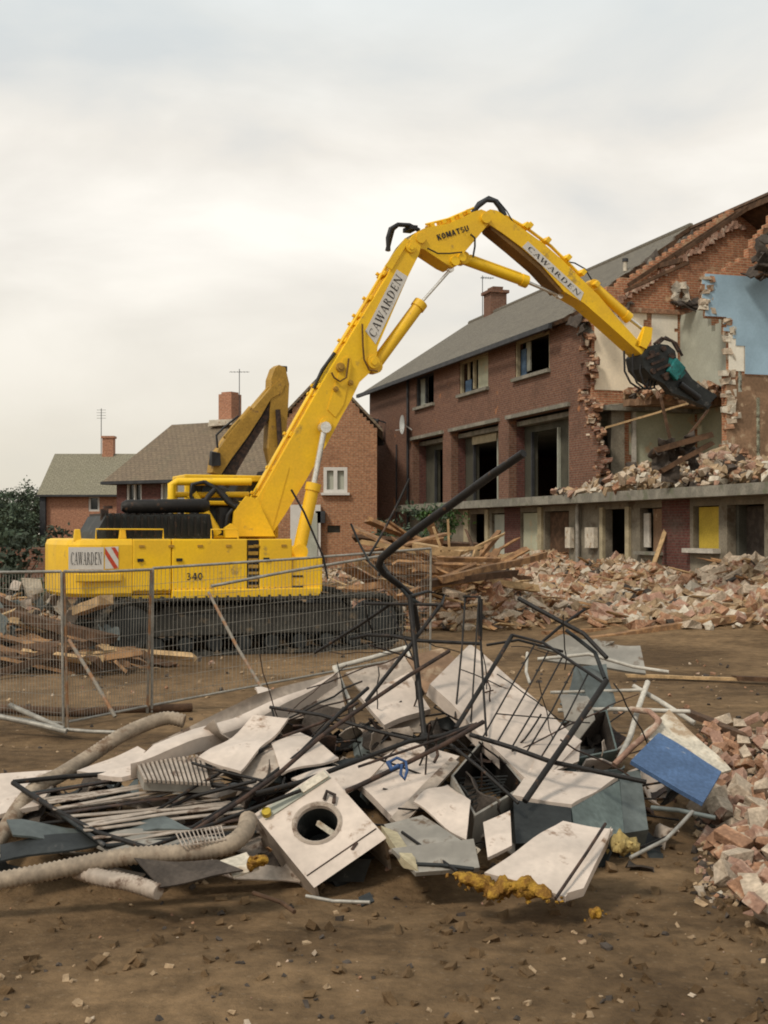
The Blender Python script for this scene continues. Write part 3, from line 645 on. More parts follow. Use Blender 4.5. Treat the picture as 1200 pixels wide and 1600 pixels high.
def house_gable():
    Y=54; f=lambda px,py:P(px,py,Y)
    B=empty('house',(f(505,0).x,Y+3,0),'orange brick gable house with white window between digger boom and terrace','house')
    x0,x1=f(430,0).x,f(589,0).x; xc=(x0+x1)/2; zE=f(500,670).z; zR=f(505,585).z
    wx=(f(506,0).x,f(543,0).x); wz=(f(0,770).z,f(0,730).z); w2=(f(512,0).x,f(532,0).x); wz2=(f(0,832).z,f(0,821).z)
    def fl(x,z):
        if wx[0]<x<wx[1] and wz[0]<z<wz[1]: return False
        if w2[0]<x<w2[1] and wz2[0]<z<wz2[1]: return False
        return z<zE+(zR-zE)*(1-abs(x-xc)/(x1-xc))
    mb=MB(); mb.cells(V(0,Y,0),V(1,0,0),V(0,0,1),V(0,-1,0),.3,lin(x0,x1,.15)+list(wx)+list(w2),lin(-.3,zR,.15)+list(wz)+list(wz2),fl,0); mb.build('wall',M['gableb'],B)
    mb=MB(); th=V(0,0,.14)
    for sg in (1,-1):
        xe=xc+sg*(x1-xc+.25); 
        mb.prism([V(xe,Y-.12,zE-.15),V(xe,Y+6,zE-.15),V(xc,Y+6,zR+.1),V(xc,Y-.12,zR+.1)],th,0)
    mb.build('roof',M['btiles'],B)
    mb=MB(); c=V((wx[0]+wx[1])/2,Y+.05,(wz[0]+wz[1])/2); dx=wx[1]-wx[0];dz=wz[1]-wz[0]
    for (q,d) in (((-dx/2+.07,0),(.14,.12,dz)),((dx/2-.07,0),(.14,.12,dz)),((0,0),(.16,.12,dz-.28)),((0,dz/2-.07),(dx-.28,.12,.14)),((0,-dz/2+.07),(dx-.28,.12,.14))): mb.box(c+V(q[0],0,q[1]),d)
    mb.box(c+V(0,-.15,-dz/2-.05),(dx+.2,.2,.1)); wn=mb.build('window',M['plate'],B)
    mb=MB(); mb.box(c+V(0,.1,0),(dx-.2,.02,dz-.2)); mb.build('pane',M['ggreen'],wn)
    mb=MB(); c=V((w2[0]+w2[1])/2,Y,(wz2[0]+wz2[1])/2); mb.box(c+V(0,.15,0),(.55,.05,.3)); mb.build('small_window',M['glass'],B)
    # white porch door and panel
    mb=MB(); c=f(478,815); mb.box(V(c.x,Y-.2,c.z-.6),(1.27,.3,2.6)); pd=mb.build('porch',M['plate'],B); mb=MB(); mb.box(V(c.x+.2,Y-.38,c.z-.6),(.6,.06,1.9)); mb.build('door',M['ggreen'],pd)
    mb=MB(); c=f(501,808); mb.box(V(c.x,Y-.2,c.z),(.4,.3,.5)); mb.build('wall_lamp',M['lead'],B)
house_gable()
def garden_wall():
    mb=MB(); mb.cells(V(-20,40,0),V(1,-.05,0).normalized(),V(0,0,1),V(0,-1,0),.25,lin(0,16,1),[-.3,1.6],lambda a,b:True,0)
    o=mb.build('garden_wall',M['facade']); tag(o,'low brick garden wall behind the left rubble heap','wall')
garden_wall()

# ------------------------------------------------------------------ trees and bushes
def leaves(mb,c,rad,n,sz,rnd,nm=2):
    cl=[]
    for k in range(max(4,n//90)):
        while True:
            p=Vector((rnd.uniform(-1,1),rnd.uniform(-1,1),rnd.uniform(-1,1)))
            if .35<p.length<1: break
        cl.append((p,rnd.uniform(.16,.36),rnd.randrange(nm)))
    for k in range(n):
        p,r,mm=rnd.choice(cl)
        q=p+Vector((rnd.gauss(0,1),rnd.gauss(0,1),rnd.gauss(0,.8)))*r*.55
        w=Vector((c[0]+q.x*rad[0],c[1]+q.y*rad[1],c[2]+q.z*rad[2]))
        a=Vector((rnd.gauss(0,1),rnd.gauss(0,1),rnd.gauss(0,1))).normalized(); b=a.cross(Vector((rnd.gauss(0,1),rnd.gauss(0,1),rnd.gauss(0,1)))).normalized()
        s=sz*rnd.uniform(.6,1.3)
        mb.face([w-a*s,w+b*s*.5,w+a*s,w-b*s*.5],mm)
def tree(x,y,h,rx,label,seed,n=2600,sz=.18,mats=('leaf','leafd')):
    rnd=random.Random(seed); B=empty('tree',(x,y,0),label,'tree','trees beyond the site')
    mb=MB(); mb.tube([V(x,y,-.3),V(x+.1,y,h*.3),V(x-.05,y,h*.6),V(x,y,h*.85)],[h*.035,h*.028,h*.018,h*.006],8)
    for k in range(6):
        a=rnd.uniform(0,6.3); z=h*rnd.uniform(.3,.6); mb.tube([V(x,y,z),V(x+math.cos(a)*rx*.35,y+math.sin(a)*rx*.35,z+h*.12),V(x+math.cos(a)*rx*.7,y+math.sin(a)*rx*.7,z+h*.2)],[h*.012,h*.008,h*.003],5)
    mb.build('trunk',M['bark'],B)
    mb=MB(); leaves(mb,(x,y,h*.62),(rx,rx,h*.42),n,sz,rnd); mb.build('crown',[M[m] for m in mats],B)
for i,(px,Y,top,r,lab) in enumerate([(-18,70,768,2.3,'large dark green tree at the far left edge'),(16,78,772,1.8,'rounded green tree second from the left edge'),(46,92,756,1.5,'hazy tree just left of the small pale house'),
                         (-60,60,765,2.5,'dense tree beyond the left edge of the photo')]):
    c=P(px,top,Y); tree(c.x,Y,c.z*.97,r*.85,lab,20+i,6500,.11)
def bush(name,x,y,z0,rx,rz,label,seed,n,sz,mats):
    rnd=random.Random(seed); B=empty(name,(x,y,z0),label,'bush')
    mb=MB()
    for k in range(9):
        a=rnd.uniform(0,6.3); mb.tube([V(x,y,z0-.1),V(x+math.cos(a)*rx*.3,y+math.sin(a)*rx*.3,z0+rz*.7),V(x+math.cos(a)*rx*.7,y+math.sin(a)*rx*.7,z0+rz*1.4)],[.04,.03,.01],5)
    mb.build('stem',M['bark'],B); mb=MB(); leaves(mb,(x,y,z0+rz),(rx,rx*.8,rz),n,sz,rnd); mb.build('foliage',[M[m] for m in mats],B)
bush('bush',P(655,0,44).x,44,.6,1.5,1.3,'bright green bush against the foot of the brick terrace',3,2600,.09,('leafb','leaf'))
bush('bush',P(5,0,27).x,27,.0,1.15,1.05,'dark overgrown bush at the left edge behind rubble',4,2600,.09,('leafd','leaf'))
bush('bush',P(75,0,75).x,75,.0,2.2,1.3,'small bush in front of the pale house wall',5,1200,.16,('leaf','leafd'))
# ------------------------------------------------------------------ lettering (light serif capitals drawn as strokes)
T=.15; t=.055
def arc(cx,cy,rx,ry,a0,a1,w0,w1,n=14):
    out=[]
    for k in range(n):
        A=R(a0+(a1-a0)*k/n);B_=R(a0+(a1-a0)*(k+1)/n)
        def w(a): return t+(T-t)*abs(math.cos(a))
        out.append([(cx+(rx-w(A))*math.cos(A),cy+(ry-t)*math.sin(A)),(cx+(rx)*math.cos(A),cy+ry*math.sin(A)),(cx+rx*math.cos(B_),cy+ry*math.sin(B_)),(cx+(rx-w(B_))*math.cos(B_),cy+(ry-t)*math.sin(B_))])
    return out
def st(x0,y0,x1,y1,w): return [[(x0-w/2,y0),(x0+w/2,y0),(x1+w/2,y1),(x1-w/2,y1)]]
def sf(x,y,w=.3): return [[(x-w/2,y),(x+w/2,y),(x+w/2,y+.045),(x-w/2,y+.045)]]
GL={'C':(.8,arc(.42,.5,.40,.5,45,315,T,T)+[[(.66,.72),(.71,.72),(.71,.95),(.66,.95)]]),
'A':(.82,st(.1,0,.40,1,t)+st(.70,0,.42,1,T)+[[(.2,.33),(.6,.33),(.6,.38),(.2,.38)]]+sf(.1,0,.26)+sf(.70,0,.3)),
'W':(1.12,st(.30,0,.10,1,T)+st(.32,0,.56,1,t)+st(.76,0,.56,1,T)+st(.78,0,1.02,1,t)+sf(.1,.955)+sf(.56,.955)+sf(1.0,.955,.24)),
'R':(.84,st(.18,0,.18,1,T)+arc(.30,.74,.30,.26,-90,90,T,T)+[[(.2,.945),(.32,.945),(.32,1),(.2,1)],[(.2,.48),(.32,.48),(.32,.535),(.2,.535)]]+st(.72,0,.40,.5,T)+sf(.18,0)+sf(.74,0,.24)),
'D':(.9,st(.18,0,.18,1,T)+arc(.32,.5,.46,.5,-90,90,T,T)+[[(.1,.945),(.34,.945),(.34,1),(.1,1)],[(.1,0),(.34,0),(.34,.055),(.1,.055)]]),
'E':(.72,st(.18,0,.18,1,T)+[[(.06,.945),(.62,.945),(.62,1),(.06,1)],[(.06,0),(.64,0),(.64,.055),(.06,.055)],[(.2,.48),(.5,.48),(.5,.53),(.2,.53)],[(.58,.8),(.62,.8),(.62,1),(.58,1)],[(.6,0),(.64,0),(.64,.22),(.6,.22)],[(.47,.4),(.51,.4),(.51,.62),(.47,.62)]]),
'N':(.95,st(.16,0,.16,1,t)+st(.76,0,.16,1,T)+st(.80,0,.80,1,t)+sf(.16,0,.26)+sf(.12,.955,.2)+sf(.80,.955,.26)),
# plain block capitals and figures
'K':(.8,st(.15,0,.15,1,.26)+st(.25,.42,.66,1,.26)+st(.68,0,.36,.58,.28)),'O':(.85,None),'M':(1.0,st(.14,0,.14,1,.24)+st(.5,.1,.2,1,.24)+st(.5,.1,.8,1,.24)+st(.86,0,.86,1,.24)),
'T':(.8,st(.4,0,.4,1,.26)+[[(.02,.8),(.78,.8),(.78,1),(.02,1)]]),
'3':(.7,None),'4':(.75,st(.5,0,.5,1,.2)+[[(.02,.2),(.7,.2),(.7,.38),(.02,.38)]]+st(.12,.3,.46,1,.16)),'0':(.75,None)}
def thickarc(cx,cy,rx,ry,a0,a1,w,n=16):
    o=[]
    for k in range(n):
        A=R(a0+(a1-a0)*k/n);B_=R(a0+(a1-a0)*(k+1)/n)
        o.append([(cx+(rx-w)*math.cos(A),cy+(ry-w)*math.sin(A)),(cx+rx*math.cos(A),cy+ry*math.sin(A)),(cx+rx*math.cos(B_),cy+ry*math.sin(B_)),(cx+(rx-w)*math.cos(B_),cy+(ry-w)*math.sin(B_))])
    return o
GL['O']=(.85,thickarc(.4,.5,.4,.5,0,360,.22)); GL['0']=(.72,thickarc(.33,.5,.33,.5,0,360,.18))
GL['3']=(.7,thickarc(.28,.74,.32,.27,-90,130,.17)+thickarc(.28,.27,.34,.28,-130,90,.17))
GL['S']=(.75,thickarc(.35,.73,.33,.27,30,270,.2)+thickarc(.35,.27,.33,.27,-150,90,.2)); GL['U']=(.85,[[(.02,.4),(.26,.4),(.26,1),(.02,1)],[(.54,.4),(.78,.4),(.78,1),(.54,1)]]+thickarc(.4,.42,.38,.42,180,360,.22))
GLA=dict(GL); GL_A_block=(.85,st(.12,0,.4,1,.24)+st(.70,0,.42,1,.24)+[[(.2,.2),(.6,.2),(.6,.36),(.2,.36)]])
def lettering(mb,text,o,u,v,h,width=None,m=0,sp=.12,slant=.0,block=False,nrm=None):
    """o start of baseline, u reading direction, v up, both unit"""
    tot=sum((GL_A_block if (block and c=='A') else GL[c])[0]+sp for c in text)-sp
    k=(width/(tot*h)) if width else 1
    x=0
    for c in text:
        g=GL_A_block if (block and c=='A') else GL[c]
        for i,poly in enumerate(g[1]):
            mb.face([o+u*((x+px_+slant*py_)*h*k)+v*(py_*h)+(nrm*(.0006*i) if nrm else V(0,0,0)) for px_,py_ in poly],m)
        x+=g[0]+sp
# ------------------------------------------------------------------ the big excavator
AZ=R(22); EC=V(-2.91,23.25,0)
def mkframe(C,az):
    rot=Matrix.Rotation(az,3,'Z'); inv=rot.transposed()
    def BP(px,py,yl):          # pixel -> local point on the machine's plane y=yl
        o=inv@(V(0,0,EYE)-C); d=inv@ray(px,py); k=(yl-o.y)/d.y; return o+d*k
    return BP
BP=mkframe(EC,AZ)
def excavator():
    E=empty('excavator',EC,'large bright yellow demolition excavator with long boom reaching to the terrace','excavator',rz=AZ)
    def Bd(mb,name,mt,parent=E,bevel=0,label=None):
        o=mb.build(name,mt,parent,local=True,bevel=bevel)
        if label: o['label']=label
        return o
    ys=-1.5
    def poly(pix,yl): return [BP(x,y,yl) for x,y in pix]
    # tracks
    for side,(y0,y1) in ((0,(-1.62,-1.02)),(1,(1.02,1.62))):
        a=-2.0;b=2.4;r=.46;zc=.5
        prof=[]
        for k in range(13): A=R(90+180*k/12); prof.append((a+r*math.cos(A),zc+r*math.sin(A)))
        for k in range(13): A=R(-90+180*k/12); prof.append((b+r*math.cos(A),zc+r*math.sin(A)))
        mb=MB()
        pts=[]; n=len(prof)
        # walk the loop and set shoes
        loop=prof+[prof[0]]; acc=[]
        for i in range(n):
            p=V(loop[i][0],0,loop[i][1]);q=V(loop[i+1][0],0,loop[i+1][1]); L=(q-p).length; k=max(1,int(round(L/.18)))
            for j in range(k): acc.append((p.lerp(q,j/k),(q-p).normalized()))
        for p,d in acc:
            nn=V(d.z,0,-d.x)*1
            c=p+V(0,(y0+y1)/2,0); rot=Matrix(((d.x,0,-d.z),(0,1,0),(d.z,0,d.x))) 
            mb.box(c,(.165,y1-y0,.05),rot); mb.box(c-(-nn if False else nn)*-.0,(.03,y1-y0-.02,.11),rot)
        tr=Bd(mb,'track',M['track'])
        mb=MB(); mb.box(V((a+b)/2,(y0+y1)/2,zc+.02),(b-a-.3,(y1-y0)*.62,.36)); mb.box(V((a+b)/2,(y0+y1)/2,zc+.27),(b-a-.9,(y1-y0)*.5,.14),taper=.9); Bd(mb,'track_frame',M['track'],tr,.02)
        for xx,nm in ((a,'idler_wheel'),(b,'sprocket')):
            mb=MB(); mb.cyl(V(xx,y0+.06,zc),V(xx,y1-.06,zc),.37,20); mb.cyl(V(xx,y0+.03,zc),V(xx,y0+.08,zc),.17,12); Bd(mb,nm,M['darkm'],tr)
        for k in range(8):
            xx=a+.45+k*(b-a-.9)/7; mb=MB(); mb.cyl(V(xx,y0+.05,.2),V(xx,y1-.05,.2),.12,12); Bd(mb,'roller',M['darkm'],tr)
    mb=MB(); mb.box(V(.1,0,.55),(2.2,2.3,.5)); mb.cyl(V(0,0,.7),V(0,0,1.05),.75,24); Bd(mb,'undercarriage',M['track'],bevel=.03)
    # upper deck
    zb=1.04; zt=BP(250,842,ys).z
    x0=BP(104,880,ys).x; xa=BP(456,860,ys).x; x1=BP(504,890,ys).x
    # counterweight: rounded rear corners
    cw=BP(207,850,ys).x
    mb=MB(); out=[(cw,-1.5),(x0+.55,-1.5),(x0+.22,-1.42),(x0+.04,-1.2),(x0-.06,-.7),(x0-.1,0),(x0-.06,.7),(x0+.04,1.2),(x0+.22,1.42),(x0+.55,1.5),(cw,1.5)]
    zl=[zb-.02,zb+.04,zt-.10,zt-.02,zt]; ins=[.04,0,0,.03,.09]
    vs=[];n=len(out)
    for z,i_ in zip(zl,ins):
        for (x,y) in out: vs.append(V(x+(i_ if x<cw-.01 else 0),y*(1-i_/1.5),z))
    fs=[(k*n+i,k*n+i+1,(k+1)*n+i+1,(k+1)*n+i) for k in range(len(zl)-1) for i in range(n-1)]+[tuple(range((len(zl)-1)*n,len(zl)*n)),tuple(reversed(range(n)))]
    mb.mesh(vs,fs,0); cwt=Bd(mb,'counterweight',M['yellow'],label='yellow counterweight carrying a white name plate')
    for px in (117,187):      # lifting lugs
        c=BP(px,838,ys+.5); mb=MB(); mb.box(V(c.x,ys+.25,zt+.06),(.13,.12,.2),taper=.7); Bd(mb,'lifting_lug',M['yellow'],cwt,.015)
    # name plate and warning stripes on the counterweight flank
    def plate(name,quad,yl,mt,par):
        mb=MB(); p=[BP(x,y,yl) for x,y in quad]; mb.prism(p,V(0,.004,0),0); return Bd(mb,name,mt,par),p
    pl,p=plate('name_plate',[(107,890),(162,890),(162,855),(107,855)],ys-.008,M['plate'],cwt)
    def text_on(name,txt,p,yl,par,h=.58,wf=.86,block=False,mt='ink',sl=0):
        u=(p[1]-p[0]); Lw=u.length; u.normalize(); v=(p[3]-p[0]); v=v-u*v.dot(u); H=v.length; v.normalize()
        mb=MB(); o=p[0]+u*(Lw*(1-wf)/2)+v*H*(1-h)/2; o=V(o.x,yl,o.z); lettering(mb,txt,o,u,v,H*h,Lw*wf,0,.10,sl,block,V(0,-1,0)); return Bd(mb,name,M[mt],par)
    text_on('lettering','CAWARDEN',p,ys-.012,pl,.56,.88)
    wp,p2=plate('warning_plate',[(164,889),(185,888),(185,854),(164,855)],ys-.008,M['plate'],cwt)
    mb=MB()
    L=p2[1].x-p2[0].x; H=p2[3].z-p2[0].z; ox,oz=p2[0].x,p2[0].z
    for (a,b,c,d) in (((0,1),(.30,1),(1,.12),(1,0)) ,): pass
    mb.face([V(ox,ys-.012,oz+H*.98),V(ox,ys-.012,oz+H*.68),V(ox+L*.68,ys-.012,oz+.0),V(ox+L*.98,ys-.012,oz+0.02)],0)
    mb.face([V(ox+L*.45,ys-.012,oz+H*.99),V(ox+L*.99,ys-.012,oz+H*.42),V(ox+L*.99,ys-.012,oz+H*.75),V(ox+L*.75,ys-.012,oz+H*.99)],0)
    Bd(mb,'red_stripe',M['red'],wp)
    mb=MB(); a=BP(117,900,ys); b=BP(190,905,ys); mb.box(V((a.x+b.x)/2,ys-.02,(a.z+b.z)/2),(b.x-a.x,.06,.14)); Bd(mb,'rear_rib',M['yellow'],cwt,.02)
    # side deck doors
    mb=MB()
    seg=[(cw+.006,BP(268,850,ys).x-.006),(BP(268,850,ys).x+.006,BP(386,850,ys).x),(BP(405,850,ys).x,xa)]
    mb.box(V((cw+xa)/2,0,(zb+zt)/2),(xa-cw,2.9,zt-zb-.03)); 
    dk=Bd(mb,'deck_housing',M['yellow'],bevel=.03)
    for i,(a,b) in enumerate(seg):
        mb=MB(); mb.box(V((a+b)/2,ys+.04,(zb+zt)/2+.03),(b-a,.12,zt-zb-.07)); d_=Bd(mb,'side_door',M['yellow'],dk,.02)
        mb=MB(); mb.box(V(a+.12,ys-.03,zt-.35),(.1,.03,.05)); Bd(mb,'latch',M['darkm'],d_)
    mb=MB(); a=BP(387,0+850,ys).x; b=BP(404,850,ys).x; mb.box(V((a+b)/2,ys+.05,(zb+zt)/2),(b-a,.1,zt-zb-.04),m=1)
    for k in range(7): mb.box(V((a+b)/2,ys-.005,zb+.12+k*(zt-zb-.2)/6.5),(b-a-.02,.03,.06 if k%2 else .045),m=0)
    Bd(mb,'vent_grille',[M['yellow2'],M['black']],dk)
    # hand rails, hinges, bolts along the deck
    for (pa,pb) in ((150,255),(330,372)):
        mb=MB(); A=BP(pa,842,ys+.12); B2=BP(pb,842,ys+.12); up=V(0,0,.16); mb.tube([A,A+up,A.lerp(B2,.5)+up,B2+up,B2],.014,6); Bd(mb,'hand_rail',M['yellow'])
    mb=MB()
    for k in range(26): mb.box(V(cw+.1+k*(xa-cw-.2)/25,ys-.022,zb+.09),(.022,.012,.022))
    for k in range(6): mb.box(V(cw+.15+k*(xa-cw-.3)/5,ys-.025,zt-.12),(.09,.02,.04))
    Bd(mb,'hinge',M['yellow2'],dk)
    a=BP(462,905,ys).x
    for z in (zb+.1,zb+.28): mb=MB(); mb.box(V(a,ys+.02,z),(.28,.02,.03)); Bd(mb,'step',M['black'],dk)
    # front deck step and skirts
    mb=MB(); zz=BP(480,871,ys).z; mb.box(V((xa+x1)/2+.005,-.98,(zb+zz)/2),(x1-xa,1.0,zz-zb)); mb.box(V((xa+x1)/2,.98,(zb+zz)/2),(x1-xa,1.0,zz-zb)); mb.box(V((xa+x1)/2-.1,0,(zb+zz)/2),(x1-xa,.9,zz-zb)); Bd(mb,'front_deck',M['yellow'],bevel=.02)
    mb=MB()
    a=BP(268,925,ys).x;b=BP(500,925,ys).x; mb.box(V((a+b)/2,ys+.02,zb-.0),(b-a,.16,.16)); mb.box(V((cw+a)/2,ys+.1,zb-.06),(a-cw,.1,.12)); Bd(mb,'deck_skirt',M['yellow'],bevel=.02)
    p=[BP(289,908,ys),BP(318,907,ys),BP(318,893,ys),BP(289,894,ys)]
    text_on('model_number','340',p,ys-.035,dk,.8,.9,True)
    # engine hood with ribs, exhaust tube
    a=BP(145,820,ys+.6).x; b=BP(328,820,ys+.6).x; zh=BP(240,806,ys+.6).z
    mb=MB(); pr=[(a,zt),(a+.03,zt+.12),(a+.18,zh),(b-.06,zh+.03),(b,zt+.1),(b,zt)]
    mb.prism([V(x,ys+.35,z) for x,z in pr],V(0,1.9,0)); hd=Bd(mb,'engine_hood',M['darkm'],bevel=.03)
    mb=MB()
    for k in range(16):
        x=a+.2+k*(b-a-.3)/15; mb.box(V(x,ys+.335,(zt+zh)/2+.02),(.035,.05,(zh-zt)*.85)); mb.box(V(x,ys+1.25,zh+.02),(.04,1.7,.04))
    Bd(mb,'hood_rib',M['black'],hd)
    mb=MB(); p0=BP(190,792,ys+.7); p1=BP(326,790,ys+.7); mb.tube([p0,p0+V(.08,0,.0),p1-V(.08,0,0),p1],[.07,.125,.125,.09],14); mb.tube([p1-V(.1,0,0),p1+V(0,.02,.16),p1+V(.12,.04,.28)],.05,8)
    for k in range(5):
        q=p0.lerp(p1,.15+.18*k); mb.bar(q-V(0,0,.1),V(q.x,q.y,zh),.05)
    Bd(mb,'silencer',M['black'])
    mb=MB(); c=BP(163,800,ys+.6); mb.box(c+V(0,0,-.05),(.12,.12,.2)); mb.box(c+V(.06,0,.08),(.14,.1,.05)); Bd(mb,'hood_latch',M['rust'])
    # cab at the far side: yellow frame, guard and glass
    mb=MB(); cx0,cx1=-.55,1.15; cy0,cy1=.55,1.45; cz1=BP(350,750,.6).z; cz0=zt
    fr=[(cx0,cy0),(cx1,cy0),(cx1,cy1),(cx0,cy1)]
    for (x,y) in fr: mb.box(V(x,y,(cz0+cz1)/2),(.09,.09,cz1-cz0))
    mb.box(V((cx0+cx1)/2,(cy0+cy1)/2,cz1+.03),(cx1-cx0+.12,cy1-cy0+.12,.12)); mb.box(V((cx0+cx1)/2,(cy0+cy1)/2,cz0+.12),(cx1-cx0+.05,cy1-cy0+.05,.26))
    mb.bar(V(cx0,cy0,cz0+.65),V(cx1,cy0,cz0+.65),.08); cb=Bd(mb,'cab',M['yellow'],bevel=.02)
    mb=MB(); mb.box(V((cx0+cx1)/2,cy0+.02,(cz0+cz1)/2),(cx1-cx0-.1,.015,cz1-cz0-.05)); mb.box(V(cx0+.0,(cy0+cy1)/2,(cz0+cz1)/2),(.015,cy1-cy0-.1,cz1-cz0-.05)); mb.box(V(cx1,(cy0+cy1)/2,(cz0+cz1)/2),(.015,cy1-cy0-.1,cz1-cz0-.05)); Bd(mb,'cab_window',M['glass'],cb)
    mb=MB()
    a=BP(268,757,-.2); b=BP(392,757,-.2); mb.tube([a+V(0,0,-.35),a,a+V(.1,0,.05),b+V(0,0,.05)],.07,10); mb.tube([a+V(.05,.15,-.18),b+V(0,.15,-.18)],.055,10); c=BP(270,826,-.2); mb.tube([BP(300,772,-.2),BP(318,800,-.2),BP(340,835,-.2)],.10,10); Bd(mb,'guard_rail',M['yellow'])
    # boom foot brackets
    for y in (-.42,.36): mb=MB(); mb.prism(poly([(362,838),(366,800),(385,775),(402,780),(430,838)],y),V(0,.06,0)); Bd(mb,'boom_bracket',M['yellow'])
    mb=MB()
    mb.prism(poly([(352,840),(352,825),(362,818),(372,825),(372,840)],ys+.5),V(0,.12,0)); Bd(mb,'deck_bracket',M['yellow'])
    # ---- main boom
    yn=-.30
    def girder(name,pix,yl,w,mt=M['yellow'],m2=None,par=E,bev=.02):
        mb=MB(); mb.prism(poly(pix,yl),V(0,w,0)); return Bd(mb,name,mt,par,bev)
    boom=girder('boom',[(392,797),(420,748),(447,700),(478,644),(507,593),(534,548),(563,500),(588,460),(612,420),(637,378),(648,366),(661,368),(655,397),(637,433),(613,488),(590,542),(587,572),(575,585),(562,597),(549,624),(533,652),(513,690),(477,752),(446,803),(425,834),(398,834)],yn,.60)
    # raised plates and straps on the flank
    def strap(pix,th=.018,mt='yellow',nm='flank_plate',par=boom,yy=yn): 
        mb=MB(); mb.prism(poly(pix,yy-th),V(0,th-.001,0)); return Bd(mb,nm,M[mt],par,.006)
    strap([(512,640),(536,560),(546,556),(550,572),(537,632),(524,652)]); strap([(398,830),(412,770),(440,720),(452,730),(424,832)],.012)
    strap([(602,415),(612,421),(640,375),(633,372)],.03)
    for (px,py,r) in ((531,574,.085),(508,662,.11),(583,566,.12),(641,387,.10),(389,800,.12),(524,608,.05),(547,598,.05)):
        mb=MB(); c=BP(px,py,yn); mb.cyl(V(c.x,yn-.05,c.z),V(c.x,yn+.0,c.z),r,16); mb.cyl(V(c.x,yn-.075,c.z),V(c.x,yn-.05,c.z),r*.5,12); Bd(mb,'pivot_pin',M['yellow2'] if r<.09 else M['yellow'],boom)
    # rear (top) face fittings : brackets with pipes
    mb=MB()
    for (px,py) in ((404,775),(428,735),(455,682),(492,620),(498,607),(540,536),(556,510),(563,497),(579,470),(600,432)):
        c=BP(px,py,-.05); mb.box(c+V(-.05,0,.03),(.10,.36,.05),Matrix.Rotation(R(-60),3,'Y'),0); mb.box(c+V(-.1,.1,.06),(.06,.06,.05),Matrix.Rotation(R(-60),3,'Y'),0)
    Bd(mb,'pipe_clamp',M['yellow'],boom,.01)
    mb=MB()
    off=V(-.09,0,.05)
    for y in (-.16,-.05,.08,.2):
        mb.tube([BP(406,775,y)+off,BP(470,660,y)+off,BP(497,612,y)+off],.028,8); mb.tube([BP(530,556,y)+off,BP(575,482,y)+off,BP(612,418,y)+off],.028,8)
    Bd(mb,'hydraulic_pipe',M['yellow'],boom)
    mb=MB()
    for y in (-.16,-.05,.08,.2): mb.tube([BP(497,612,y)+off,BP(514,585,y)+off*1.5,BP(530,556,y)+off],.034,8)
    Bd(mb,'hydraulic_hose',M['rubber'],boom)
    mb=MB(); pts=[(545,560),(541,590),(531,596),(522,590),(518,582)]; mb.tube([BP(x,y,yn-.07) for x,y in pts],.018,6); pts=[(566,506),(567,540),(569,562),(577,578),(590,580)]; mb.tube([BP(x,y,yn-.06) for x,y in pts],.018,6); Bd(mb,'thin_hose',M['ybrown'],boom)
    # hose bundle at the boom foot
    mb=MB()
    for k in range(6):
        y=-.35+.1*k; dx=k*3
        pts=[(312+dx,800),(298+dx,775),(300+dx,757-k),(318+dx,753),(338+dx,765),(355+dx,785),(372+dx,797),(384+dx,792)]
        mb.tube([BP(a_,b_,y) for a_,b_ in pts],.036,7)
    for k in range(4): mb.tube([BP(352+4*k,832,-.3+.1*k),BP(356+4*k,805,-.35+.1*k),BP(368+4*k,790,-.3+.1*k)],.04,7)
    mb.box(BP(353,815,-.1),(.3,.3,.5)); Bd(mb,'hose_bundle',M['rubber'])
    def nameplate(quad,yl,par):
        pl,p=plate('name_plate',quad,yl-.008,M['plate'],par)
        text_on('lettering','CAWARDEN',p,yl-.013,pl,.55,.88,sl=.12)
    nameplate([(587,538),(637,432),(620,421),(571,517)],yn,boom)
    # ---- intermediate boom
    mid=girder('intermediate_boom',[(640,376),(648,364),(662,357),(680,353),(701,349),(720,341),(739,331),(752,327),(762,331),(763,350),(749,367),(738,380),(726,394),(721,411),(709,418),(698,413),(680,401),(662,389),(648,388)],yn+.03,.50)
    p=[BP(684,376,yn),BP(736,360,yn),BP(734,350,yn),BP(683,366,yn)]
    text_on('lettering','KOMATSU',p,yn+.02,mid,.95,.95,True)
    mb=MB()
    for (px,py) in ((672,356),(690,350),(703,347),(716,341),(728,334)): c=BP(px,py,-.1); mb.box(c+V(0,0,.02),(.08,.3,.09),Matrix.Rotation(R(-20),3,'Y'))
    for y in (-.2,-.05,.1): mb.tube([BP(665,354,y)+V(0,0,.04),BP(700,346,y)+V(0,0,.05),BP(740,328,y)+V(0,0,.04)],.024,7)
    Bd(mb,'pipe_clamp',M['yellow'],mid,.008)
    for (px,py,r) in ((657,372,.1),(759,341,.1),(711,408,.09),(722,402,.08)):
        mb=MB(); c=BP(px,py,yn); mb.cyl(V(c.x,yn-.03,c.z),V(c.x,yn+.03,c.z),r,14); Bd(mb,'pivot_pin',M['yellow'],mid)
    mb=MB()
    for k in range(5):
        y=-.2+.1*k; mb.tube([BP(607-0.5*k,392,y),BP(606+k,372,y),BP(610+k,358,y),BP(622,351,y),BP(640,352,y),BP(655,360,y)],.045,8)
    mb.box(BP(641,358,-.1),(.16,.36,.08)); Bd(mb,'hose_loop',M['rubber'],mid)
    mb=MB()
    for k in range(5):
        y=-.2+.1*k; mb.tube([BP(738,333,y),BP(748,322-k,y),BP(760+k,313-k,y),BP(772+k,314,y),BP(780+k,324,y),BP(786+k,338,y)],.042,8)
    mb.tube([BP(762,312,-.2),BP(782,318,-.2),BP(792,330,-.2),BP(801,346,-.2)],.013,6)
    mb.tube([BP(735,366,yn-.03),BP(742,372,yn-.05),BP(742,385,yn-.05),BP(739,402,yn-.05)],.02,6)
